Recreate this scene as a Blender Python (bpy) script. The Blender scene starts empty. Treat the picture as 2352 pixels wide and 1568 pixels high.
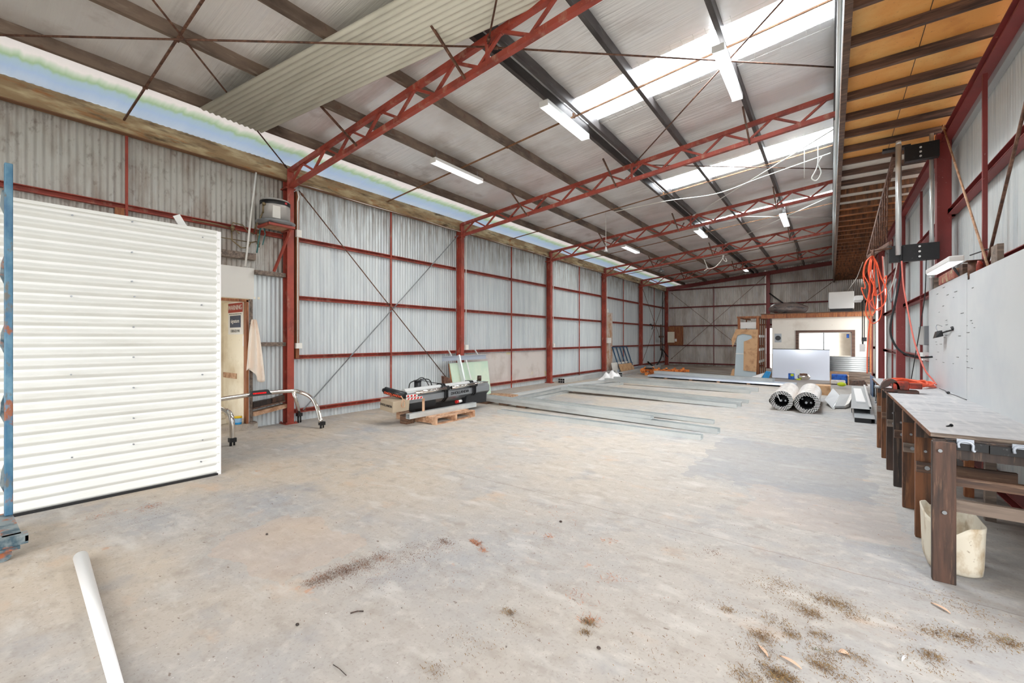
import bpy, math, random
from mathutils import Vector, Matrix
random.seed(7)
SC = bpy.context.scene
COL = SC.collection
pi = math.pi

# ------------------------------------------------------------------ camera
cam_d = bpy.data.cameras.new('camera')
cam_d.sensor_width = 36.0
cam_d.lens = 985 / 2352 * 36.0
cam_d.shift_y = -5 / 2352
cam_d.clip_start = 0.05
cam_d.clip_end = 200
cam = bpy.data.objects.new('camera', cam_d)
cam.location = (0, 0, 1.55)
YAW = math.atan(732 / 985)
cam.rotation_euler = (pi / 2, 0, YAW)
COL.objects.link(cam)
SC.camera = cam

# ------------------------------------------------------------------ world, sun, exposure
w = bpy.data.worlds.new('sky')
SC.world = w
w.use_nodes = True
bg = w.node_tree.nodes['Background']
bg.inputs[0].default_value = (0.97, 0.985, 1.0, 1)
bg.inputs[1].default_value = 2.6
sun_d = bpy.data.lights.new('sun', 'SUN')
sun_d.energy = 1.2
sun_d.angle = math.radians(30)
sun_d.color = (1.0, 0.96, 0.90)
sun = bpy.data.objects.new('sun', sun_d)
sun.rotation_euler = Vector((-0.55, 0.75, -0.34)).to_track_quat('-Z', 'Y').to_euler()
sun.location = (4, -8, 6)
COL.objects.link(sun)
def daylight(name, loc, sx, sy, power, d, colr=(1, 1, 1)):
    l = bpy.data.lights.new(name, 'AREA')
    l.shape = 'RECTANGLE'; l.size = sx; l.size_y = sy; l.energy = power; l.color = colr
    o = bpy.data.objects.new(name, l)
    o.location = loc
    o.rotation_euler = Vector(d).to_track_quat('-Z', 'Y').to_euler()
    COL.objects.link(o)
    return o
# sky light falling through the roof lights
SKYL = [(5.88, 6.72), (10.15, 10.92), (14.45, 14.98)]
for a, b in SKYL:
    daylight('skylight_daylight', (-1.65, (a + b) / 2, 6.1), 3.2, b - a, 420, (0, 0, -1), (0.95, 0.98, 1))
# daylight entering through the open side doorway far down the right wall
daylight('doorway_daylight', (1.75, 20.05, 1.7), 3.4, 2.6, 32, (-1, 0, 0), (0.96, 0.98, 1))
SC.view_settings.view_transform = 'Standard'
SC.view_settings.look = 'None'
SC.view_settings.exposure = 0.32
SC.view_settings.gamma = 1.0
SC.view_settings.use_curve_mapping = False
SC.cycles.use_denoising = True
SC.cycles.max_bounces = 12
SC.cycles.diffuse_bounces = 8
SC.cycles.sample_clamp_indirect = 8

# ------------------------------------------------------------------ helpers
def col(r, g, b):
    f = lambda c: (c / 255 / 12.92) if c / 255 <= 0.04045 else ((c / 255 + 0.055) / 1.055) ** 2.4
    return (f(r), f(g), f(b), 1)

def mat(name, base, rough=0.5, metal=0.0, layers=(), bump=None, emit=None, trans=0.0, spec=None):
    """layers: (colour, scale, stretch, lo, hi[, detail][, opacity]); bump: (scale, stretch, strength, dist)"""
    m = bpy.data.materials.new(name)
    m.use_nodes = True
    nt = m.node_tree; N = nt.nodes; L = nt.links
    b = N['Principled BSDF']
    b.inputs['Roughness'].default_value = rough
    b.inputs['Metallic'].default_value = metal
    if spec is not None: b.inputs['Specular IOR Level'].default_value = spec
    geo = N.new('ShaderNodeNewGeometry')
    def noise(scale, st, detail=5):
        mp = N.new('ShaderNodeMapping'); mp.inputs['Scale'].default_value = st
        L.new(geo.outputs['Position'], mp.inputs[0])
        n = N.new('ShaderNodeTexNoise'); n.inputs['Scale'].default_value = scale
        n.inputs['Detail'].default_value = detail; n.inputs['Roughness'].default_value = 0.6
        L.new(mp.outputs[0], n.inputs['Vector'])
        return n.outputs[0]
    rgb = N.new('ShaderNodeRGB'); rgb.outputs[0].default_value = base
    cur = rgb.outputs[0]
    for ly in layers:
        c, s, st, lo, hi = ly[:5]
        det = ly[5] if len(ly) > 5 else 5
        op = ly[6] if len(ly) > 6 else 1.0
        mr = N.new('ShaderNodeMapRange')
        mr.inputs[1].default_value = lo; mr.inputs[2].default_value = hi
        mr.inputs[3].default_value = 0; mr.inputs[4].default_value = op
        L.new(noise(s, st, det), mr.inputs[0])
        fac = mr.outputs[0]
        if len(ly) > 7:                       # region limit: (axis, start, full)
            ax, p0, p1 = ly[7]
            sx = N.new('ShaderNodeSeparateXYZ'); L.new(geo.outputs['Position'], sx.inputs[0])
            m2 = N.new('ShaderNodeMapRange'); m2.inputs[1].default_value = p0; m2.inputs[2].default_value = p1
            L.new(sx.outputs[ax], m2.inputs[0])
            mu = N.new('ShaderNodeMath'); mu.operation = 'MULTIPLY'
            L.new(fac, mu.inputs[0]); L.new(m2.outputs[0], mu.inputs[1]); fac = mu.outputs[0]
        mx = N.new('ShaderNodeMix'); mx.data_type = 'RGBA'
        mx.inputs[7].default_value = c
        L.new(fac, mx.inputs[0]); L.new(cur, mx.inputs[6])
        cur = mx.outputs[2]
    L.new(cur, b.inputs['Base Color'])
    if bump:
        bp = N.new('ShaderNodeBump'); bp.inputs['Strength'].default_value = bump[2]
        bp.inputs['Distance'].default_value = bump[3]
        L.new(noise(bump[0], bump[1], 4), bp.inputs['Height'])
        L.new(bp.outputs[0], b.inputs['Normal'])
    if emit:
        b.inputs['Emission Color'].default_value = emit[0]
        b.inputs['Emission Strength'].default_value = emit[1]
    if trans:
        out = [n for n in N if n.type == 'OUTPUT_MATERIAL'][0]
        t = N.new('ShaderNodeBsdfTranslucent'); L.new(cur, t.inputs[0])
        mx = N.new('ShaderNodeMixShader'); mx.inputs[0].default_value = trans
        L.new(b.outputs[0], mx.inputs[1]); L.new(t.outputs[0], mx.inputs[2]); L.new(mx.outputs[0], out.inputs[0])
    return m

I1 = (1, 1, 1)
DUST = col(150, 128, 112)
M = {}
M['red'] = mat('red_oxide_paint', col(164, 70, 55), 0.55, 0, [(col(126, 54, 45), 3, I1, .45, .7), (col(186, 140, 118), 9, (1, 1, .4), .56, .72, 6, .7), (col(190, 96, 60), 30, I1, .62, .7, 3, .5)], (60, I1, .15, .002))
M['redr'] = mat('maroon_paint', col(140, 56, 54), 0.5, 0, [(col(110, 44, 44), 2, (1, 1, .5), .4, .7), (col(176, 140, 130), 40, I1, .68, .72, 3, .8)])
M['rust'] = mat('rusty_rod_steel', col(98, 66, 52), 0.6, .2, [(col(140, 104, 84), 20, I1, .45, .7), (col(60, 42, 36), 12, I1, .5, .7)])
M['purlin'] = mat('dusty_purlin_steel', col(122, 104, 90), 0.6, .1, [(col(66, 52, 44), 3, (1, .4, 1), .42, .68), (col(160, 148, 136), 20, (1, .2, 1), .55, .75, 5, .5), (col(96, 58, 42), 5, I1, .6, .7, 4, .7)])
M['purlind'] = mat('dark_purlin_steel', col(92, 86, 84), 0.45, .4, [(col(54, 48, 48), 4, (1, .3, 1), .4, .7), (col(150, 150, 155), 30, (1, .1, 1), .62, .75, 4, .5)])
M['eave'] = mat('mouldy_eave_board', col(158, 130, 94), 0.8, 0, [(col(208, 188, 148), 2, (2, .7, 3), .46, .66), (col(84, 66, 46), 2.4, (2, .8, 4), .52, .70, 8), (col(160, 104, 56), 3, (2, 1, 4), .56, .72)], (30, I1, .4, .004))
M['eave2'] = mat('brown_eave_angle', col(122, 84, 56), 0.7, 0, [(col(160, 120, 86), 6, (1, .3, 1), .5, .7)])
M['galvw'] = mat('corrugated_wall_steel', col(212, 219, 221), 0.42, .2,
    [(col(192, 200, 205), 1.2, (1, 6, .35), .42, .66), (col(222, 228, 230), 8, (1, 3, .25), .55, .75, 5, .7),
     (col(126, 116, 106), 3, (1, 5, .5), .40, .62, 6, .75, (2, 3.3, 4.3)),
     (col(150, 156, 160), 1.0, (1, 13, 0.0), .66, .70, 2, .8)])
M['galvd'] = mat('dirty_corrugated_wall_steel', col(188, 186, 180), 0.45, .2,
    [(col(146, 130, 118), 1.4, (1, 2.5, .8), .44, .64, 5, .7), (col(106, 84, 70), 9, (1, 1.5, .8), .56, .7, 6, .5), (col(206, 210, 210), 5, (1, 4, .2), .58, .75, 4, .6)])
M['galve'] = mat('end_wall_corrugated_steel', col(216, 212, 205), 0.38, .3,
    [(col(176, 166, 156), 1.2, (2, 1, .6), .45, .7), (col(206, 206, 208), 4, (4, 1, .3), .55, .75)])
M['rwall'] = mat('pale_ribbed_wall_steel', col(204, 209, 209), 0.45, .1, [(col(180, 188, 192), 2, (1, 7, .3), .5, .7), (col(150, 150, 148), 7, (1, 3, .2), .64, .72, 4, .5)])
M['foil'] = mat('foil_roof_insulation', col(246, 245, 244), 0.33, .55,
    [(col(204, 196, 190), .9, (1, 1.3, 1), .48, .75, 4, .7), (col(240, 240, 242), 1.2, (.35, 6, 1), .5, .72, 4, .6), (col(150, 132, 120), 1.6, (1.2, 1, 1), .56, .78, 5, .6, (0, -3.5, -6.5))],
    (3.0, (.3, 7, 1), .55, .02))
M['ply'] = mat('orange_plywood', col(232, 164, 86), 0.6, 0, [(col(240, 190, 116), 1.6, (1, 1.4, 1), .45, .65), (col(212, 138, 68), 2.6, I1, .56, .75), (col(150, 100, 60), 40, I1, .64, .72, 3, .5)])
M['plyw'] = mat('white_lining_board', col(222, 216, 206), 0.6, 0, [(col(190, 170, 145), 4, I1, .6, .8)])
M['plyb'] = mat('brown_floorboards', col(190, 120, 70), 0.65, 0, [(col(96, 66, 44), 2.5, (1, 2.5, 1), .42, .62), (col(190, 120, 64), 3, (1, 3, 1), .5, .7)])
M['joist'] = mat('dark_joist_timber', col(104, 78, 66), 0.7, 0, [(col(58, 42, 36), 4, (.4, 4, 4), .42, .66), (col(132, 100, 80), 9, (.3, 5, 5), .54, .72)], (20, (.3, 4, 4), .3, .003))
def wood(n, a, b2, c2, st=(6, 6, .5)):
    return mat(n, a, 0.6, 0, [(b2, 3, st, .42, .62), (c2, 7, st, .55, .72)], (14, st, .3, .003))
M['woodd'] = wood('bench_leg_timber', col(84, 58, 46), col(48, 36, 30), col(124, 94, 74))
M['woodo'] = wood('orange_brown_timber', col(122, 76, 44), col(72, 46, 30), col(156, 106, 66))
M['woodk'] = wood('near_black_timber', col(62, 48, 42), col(34, 28, 26), col(110, 88, 72))
M['woodg'] = wood('weathered_grey_timber', col(128, 112, 100), col(84, 72, 64), col(170, 154, 138), (.5, 6, 6))
M['woodx'] = wood('horizontal_rail_timber', col(104, 76, 58), col(64, 46, 38), col(150, 120, 96), (.5, 6, 6))
M['woodp'] = wood('pallet_timber', col(196, 158, 128), col(160, 118, 88), col(220, 190, 164), (3, 3, 3))
M['woodr'] = wood('reddish_framing_timber', col(158, 98, 58), col(120, 66, 40), col(196, 140, 92))
M['benchtop'] = mat('worn_bench_top', col(182, 182, 183), 0.65, 0, [(col(160, 160, 163), 2, (1, 4, 1), .45, .65), (col(196, 194, 192), 3, (6, 1, 1), .5, .7), (col(120, 116, 112), 45, I1, .68, .74, 3, .6)])
M['board'] = mat('white_wall_board', col(206, 209, 210), 0.55, 0, [(col(194, 198, 202), 1.2, I1, .45, .7), (col(150, 152, 152), 30, I1, .71, .75, 3, .5)])
M['white'] = mat('white_paint', col(232, 232, 230), 0.4)
M['whitep'] = mat('white_plastic', col(245, 245, 245), 0.35)
M['whitec'] = mat('white_colorbond', col(221, 222, 218), 0.35, 0, [(col(208, 208, 202), 2, (1, .6, 3), .5, .75)])
M['panelg'] = mat('pale_grey_panel', col(226, 224, 218), 0.45)
M['sheet'] = mat('off_white_roof_sheet', col(214, 212, 198), 0.4, 0, [(col(196, 194, 180), 1.5, (.5, 3, 1), .45, .7)])
M['cream'] = mat('cream_wall_lining', col(240, 232, 212), 0.6, 0, [(col(206, 190, 160), 1.3, I1, .5, .75), (col(170, 150, 120), 18, I1, .66, .74, 4, .5)])
M['offwall'] = mat('office_wall_paint', col(228, 222, 212), 0.6, 0, [(col(206, 196, 184), 1.5, I1, .5, .75), (col(160, 140, 120), 14, I1, .68, .73, 4, .5)])
M['galv'] = mat('galvanised_section_steel', col(220, 224, 224), 0.3, .6, [(col(204, 209, 210), 2, I1, .45, .65)])
M['galv2'] = mat('bright_galvanised_steel', col(226, 229, 229), 0.35, .4)
M['zinc'] = mat('blue_grey_flashing', col(178, 186, 198), 0.35, .3)
M['alug'] = mat('grey_cladding_profile', col(178, 182, 184), 0.4, .3)
M['dark'] = mat('black_painted_steel', col(30, 31, 34), 0.4, .2, [(col(80, 80, 84), 40, I1, .64, .7, 3, .7)])
M['black'] = mat('black_rubber', col(22, 22, 24), 0.5)
M['chrome'] = mat('polished_stainless', col(236, 232, 226), 0.09, 1.0)
M['steel'] = mat('grey_steel', col(150, 154, 158), 0.35, .7)
M['blue'] = mat('worn_blue_paint', col(60, 106, 134), 0.5, .1, [(col(120, 158, 176), 2.5, (1, 1, .6), .46, .66), (col(28, 76, 116), 3, (1, 1, .5), .50, .66), (col(140, 84, 58), 7, (1, 1, .6), .57, .62), (col(100, 100, 96), 16, (1, 1, .4), .58, .66)])
M['rbase'] = mat('rusty_trolley_steel', col(130, 140, 142), 0.55, .2, [(col(60, 84, 96), 8, I1, .45, .6), (col(160, 92, 56), 10, I1, .56, .66)])
M['visered'] = mat('rusty_red_vise_paint', col(128, 52, 40), 0.45, .3, [(col(190, 62, 40), 12, I1, .48, .6), (col(70, 48, 42), 16, I1, .54, .66)])
M['vised'] = mat('dark_vise_iron', col(78, 62, 56), 0.4, .5, [(col(110, 60, 50), 14, I1, .5, .65)])
M['orange'] = mat('orange_cable', col(236, 96, 58), 0.4)
M['pinkc'] = mat('pale_red_cable', col(222, 120, 108), 0.4)
M['redc'] = mat('red_plastic', col(196, 40, 40), 0.4)
M['redled'] = mat('red_brake_lens', col(200, 20, 24), 0.2, 0, (), None, (col(230, 20, 30), .35))
M['beige'] = mat('beige_end_box', col(168, 152, 130), 0.5)
M['yellow'] = mat('yellow_lid', col(240, 200, 30), 0.4)
M['lime'] = mat('lime_label', col(196, 214, 30), 0.4)
M['bluep'] = mat('blue_packaging', col(24, 96, 190), 0.4, 0, [(col(20, 60, 140), 10, I1, .5, .6)])
M['bluel'] = mat('light_blue_box', col(40, 150, 214), 0.5)
M['bluet'] = mat('clear_blue_tub', col(150, 190, 224), 0.3)
M['card'] = mat('brown_cardboard', col(204, 164, 124), 0.75, 0, [(col(160, 120, 82), 5, I1, .5, .7)])
M['green'] = mat('pale_green_board', col(196, 220, 198), 0.6, 0, [(col(214, 228, 206), 1.5, I1, .45, .65)])
M['pinkb'] = mat('stained_lining_board', col(214, 206, 200), 0.6, 0, [(col(190, 178, 170), 1.6, I1, .48, .7), (col(226, 214, 120), 1.1, I1, .62, .68, 3, .6)])
M['fridge'] = mat('pale_blue_grey_panel', col(186, 202, 210), 0.35, .1)
M['wboard'] = mat('glossy_whiteboard', col(208, 214, 226), 0.18, .2)
M['oldor'] = mat('orange_rusted_casting', col(224, 134, 62), 0.6, .1, [(col(140, 66, 30), 10, I1, .48, .62), (col(232, 150, 80), 14, I1, .56, .7)])
M['towel'] = mat('peach_towel', col(255, 242, 228), 0.9, 0, [(col(214, 176, 146), 3, (1, 1, .4), .52, .72)], (120, I1, .3, .003))
M['crate'] = mat('dirty_cream_plastic', col(226, 218, 200), 0.5, 0, [(col(176, 150, 112), 6, (1, 1, .6), .52, .68), (col(120, 92, 60), 22, I1, .66, .72, 4, .7)])
M['glass'] = mat('window_glass', col(235, 238, 240), 0.05, 0)
M['wrap'] = mat('clear_plastic_wrap', col(236, 230, 224), 0.25, .0, [(col(220, 210, 202), 4, (3, 1, 1), .45, .65), (col(250, 248, 244), 7, (2, 6, 2), .55, .65)], (9, (2, 6, 2), .3, .01))
M['bagd'] = mat('dark_wrapped_bundle', col(128, 114, 108), 0.4, 0, [(col(70, 66, 66), 3, (1, 1, 3), .45, .6), (col(170, 156, 148), 6, (1, 1, 3), .58, .68), (col(140, 60, 56), 3, (1, 1, 4), .64, .7)], (8, (1, 1, 3), .7, .02))
M['heater'] = mat('heater_grey_enamel', col(176, 172, 168), 0.35, .2)
M['brick'] = mat('paint_splashed_block', col(170, 104, 90), 0.7, 0, [(col(190, 180, 140), 14, I1, .5, .6), (col(150, 60, 52), 10, I1, .54, .64)])
M['copper'] = mat('brass_fittings', col(136, 120, 92), 0.4, .6)
M['teal'] = mat('teal_hose', col(50, 110, 110), 0.4)
M['wline'] = mat('white_cable', col(240, 238, 232), 0.5)
M['leaf'] = mat('dry_leaf', col(216, 182, 156), 0.7)
M['grass'] = mat('dry_grass_clippings', col(118, 90, 58), 0.85, 0, [(col(150, 124, 84), 30, I1, .45, .6), (col(96, 100, 60), 12, I1, .66, .7), (col(80, 58, 38), 20, I1, .56, .66)])
M['bark'] = mat('bark_chips', col(120, 86, 66), 0.9, 0, [(col(156, 108, 78), 6, I1, .5, .6), (col(92, 70, 56), 20, I1, .55, .65)])
M['barko'] = mat('orange_bark', col(190, 128, 92), 0.9, 0, [(col(140, 80, 52), 20, I1, .5, .6)])
M['fluo'] = mat('fluorescent_diffuser', col(245, 247, 250), 0.3, 0, (), None, (col(250, 252, 255), .9))

# floor: concrete with dust, stains, specks and saw cuts
def floor_mat():
    m = mat('stained_concrete', col(172, 167, 161), 0.8, 0,
        [(col(158, 159, 161), .35, I1, .45, .60, 6, .9),
         (col(190, 176, 158), .6, I1, .38, .58, 6, .85, (0, 0.6, -4.5)),  # warm beige towards the left: dust plus warmer light painted in
         (col(146, 136, 126), 5, (1, 1.5, 1), .50, .72, 8, .55), (col(196, 190, 182), 11, I1, .52, .70, 6, .5), (col(130, 120, 112), 55, I1, .54, .74, 6, .5),
         (col(190, 164, 140), 1.6, (1, 1.6, 1), .60, .70, 7, .5),
         (col(146, 147, 151), 1.9, I1, .57, .72, 8, .55),
         (col(200, 196, 190), 2.8, (.7, 1.8, 1), .56, .70, 8, .6),
         (col(192, 140, 104), 3.2, I1, .68, .73, 8, .6),
         (col(112, 96, 84), 16, (1, 1.8, 1), .66, .70, 5, .75),
         (col(76, 62, 54), 34, I1, .70, .72, 4, .8),
         (col(232, 230, 226), 70, I1, .72, .74, 2, .8),
         (col(128, 112, 100), 1.3, (.6, 1.6, 1), .35, .6, 6, .9, (1, 16.5, 20.5))],
        (30, I1, .12, .003), None, 0, .2)
    nt = m.node_tree; N = nt.nodes; L = nt.links
    b = N['Principled BSDF']
    cur = b.inputs['Base Color'].links[0].from_socket
    geo = N.new('ShaderNodeNewGeometry')
    nz = N.new('ShaderNodeTexNoise'); nz.inputs['Scale'].default_value = 3.5; nz.inputs['Detail'].default_value = 4
    L.new(geo.outputs['Position'], nz.inputs['Vector'])
    sx = N.new('ShaderNodeSeparateXYZ'); L.new(geo.outputs['Position'], sx.inputs[0])
    for cx, hx, cy, hy, cc, op in ((-.5, .85, 6.3, 1.15, col(140, 141, 144), .45), (-.1, .55, 4.75, .5, col(184, 168, 156), .32), (-3.3, .5, 1.6, .35, col(186, 164, 146), .35)):
        f = None
        for ax, c0, h0 in ((0, cx, hx), (1, cy, hy)):
            a = N.new('ShaderNodeMath'); a.operation = 'MULTIPLY_ADD'; a.inputs[1].default_value = .5; a.inputs[2].default_value = -.25
            L.new(nz.outputs[0], a.inputs[0])
            s1 = N.new('ShaderNodeMath'); s1.operation = 'ADD'; L.new(sx.outputs[ax], s1.inputs[0]); L.new(a.outputs[0], s1.inputs[1])
            c = N.new('ShaderNodeMath'); c.operation = 'COMPARE'; c.inputs[1].default_value = c0; c.inputs[2].default_value = h0
            L.new(s1.outputs[0], c.inputs[0])
            if f is None: f = c.outputs[0]
            else:
                mu = N.new('ShaderNodeMath'); mu.operation = 'MULTIPLY'; L.new(f, mu.inputs[0]); L.new(c.outputs[0], mu.inputs[1]); f = mu.outputs[0]
        o = N.new('ShaderNodeMath'); o.operation = 'MULTIPLY'; o.inputs[1].default_value = op; L.new(f, o.inputs[0])
        mx = N.new('ShaderNodeMix'); mx.data_type = 'RGBA'; mx.inputs[7].default_value = cc
        L.new(o.outputs[0], mx.inputs[0]); L.new(cur, mx.inputs[6]); cur = mx.outputs[2]
    for ax, p, wd, op in ((1, 3.64, .004, .4), (0, -4.70, .003, .3), (1, 9.9, .006, .4), (1, 16.9, .02, .5)):
        a = N.new('ShaderNodeMath'); a.operation = 'MULTIPLY_ADD'; a.inputs[1].default_value = .05; a.inputs[2].default_value = -.025
        L.new(nz.outputs[0], a.inputs[0])
        s1 = N.new('ShaderNodeMath'); s1.operation = 'ADD'; L.new(sx.outputs[ax], s1.inputs[0]); L.new(a.outputs[0], s1.inputs[1])
        c = N.new('ShaderNodeMath'); c.operation = 'COMPARE'; c.inputs[1].default_value = p; c.inputs[2].default_value = wd
        L.new(s1.outputs[0], c.inputs[0])
        o = N.new('ShaderNodeMath'); o.operation = 'MULTIPLY'; o.inputs[1].default_value = op; L.new(c.outputs[0], o.inputs[0])
        mx = N.new('ShaderNodeMix'); mx.data_type = 'RGBA'; mx.inputs[7].default_value = col(104, 84, 70)
        L.new(o.outputs[0], mx.inputs[0]); L.new(cur, mx.inputs[6]); cur = mx.outputs[2]
    L.new(cur, b.inputs['Base Color'])
    return m
M['floor'] = floor_mat()
M['ground'] = mat('pale_yard_ground', col(190, 184, 172), 0.9)

def skylight_mat():
    m = bpy.data.materials.new('translucent_roof_sheet'); m.use_nodes = True
    N = m.node_tree.nodes; L = m.node_tree.links
    N.remove(N['Principled BSDF']); out = N['Material Output']
    g = N.new('ShaderNodeNewGeometry'); n = N.new('ShaderNodeTexNoise'); n.inputs['Scale'].default_value = 24; n.inputs['Detail'].default_value = 3
    L.new(g.outputs['Position'], n.inputs['Vector'])
    r = N.new('ShaderNodeMapRange'); r.inputs[1].default_value = .64; r.inputs[2].default_value = .66
    L.new(n.outputs[0], r.inputs[0])
    mx = N.new('ShaderNodeMix'); mx.data_type = 'RGBA'; mx.inputs[6].default_value = col(240, 246, 250); mx.inputs[7].default_value = col(110, 112, 116)
    L.new(r.outputs[0], mx.inputs[0])
    t = N.new('ShaderNodeBsdfTranslucent'); tr = N.new('ShaderNodeBsdfTransparent')
    L.new(mx.outputs[2], t.inputs[0]); L.new(mx.outputs[2], tr.inputs[0])
    ms = N.new('ShaderNodeMixShader'); ms.inputs[0].default_value = .45
    L.new(t.outputs[0], ms.inputs[1]); L.new(tr.outputs[0], ms.inputs[2]); L.new(ms.outputs[0], out.inputs[0])
    return m
M['skyl'] = skylight_mat()

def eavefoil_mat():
    # eave foil strip: reflected daylight, grass and sky painted as white, green, blue bands
    m = bpy.data.materials.new('eave_painted_reflection'); m.use_nodes = True
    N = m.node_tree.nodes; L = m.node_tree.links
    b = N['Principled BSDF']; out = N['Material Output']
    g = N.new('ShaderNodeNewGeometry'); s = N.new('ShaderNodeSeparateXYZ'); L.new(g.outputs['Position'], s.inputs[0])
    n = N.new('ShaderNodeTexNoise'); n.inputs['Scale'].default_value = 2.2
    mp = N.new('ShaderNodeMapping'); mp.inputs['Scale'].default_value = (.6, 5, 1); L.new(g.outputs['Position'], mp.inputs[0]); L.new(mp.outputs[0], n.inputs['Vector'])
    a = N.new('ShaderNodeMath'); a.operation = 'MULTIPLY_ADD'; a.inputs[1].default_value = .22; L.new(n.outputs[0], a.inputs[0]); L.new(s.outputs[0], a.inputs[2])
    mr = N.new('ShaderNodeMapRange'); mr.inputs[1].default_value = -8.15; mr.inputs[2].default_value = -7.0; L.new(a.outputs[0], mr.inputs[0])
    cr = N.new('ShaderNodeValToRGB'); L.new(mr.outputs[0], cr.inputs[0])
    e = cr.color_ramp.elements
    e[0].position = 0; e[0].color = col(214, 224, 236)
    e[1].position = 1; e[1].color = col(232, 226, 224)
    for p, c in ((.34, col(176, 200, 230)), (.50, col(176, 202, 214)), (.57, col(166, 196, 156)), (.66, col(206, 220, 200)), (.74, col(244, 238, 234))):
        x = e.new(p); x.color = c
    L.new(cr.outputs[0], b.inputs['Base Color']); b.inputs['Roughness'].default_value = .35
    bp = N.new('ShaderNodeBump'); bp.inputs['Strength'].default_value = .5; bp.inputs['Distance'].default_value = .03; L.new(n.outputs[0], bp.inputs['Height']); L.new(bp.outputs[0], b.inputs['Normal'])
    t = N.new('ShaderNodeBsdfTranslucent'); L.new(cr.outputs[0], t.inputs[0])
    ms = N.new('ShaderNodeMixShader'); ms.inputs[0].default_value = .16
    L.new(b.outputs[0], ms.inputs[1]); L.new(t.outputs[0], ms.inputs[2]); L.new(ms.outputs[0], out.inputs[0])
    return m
M['eavef'] = eavefoil_mat()

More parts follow.
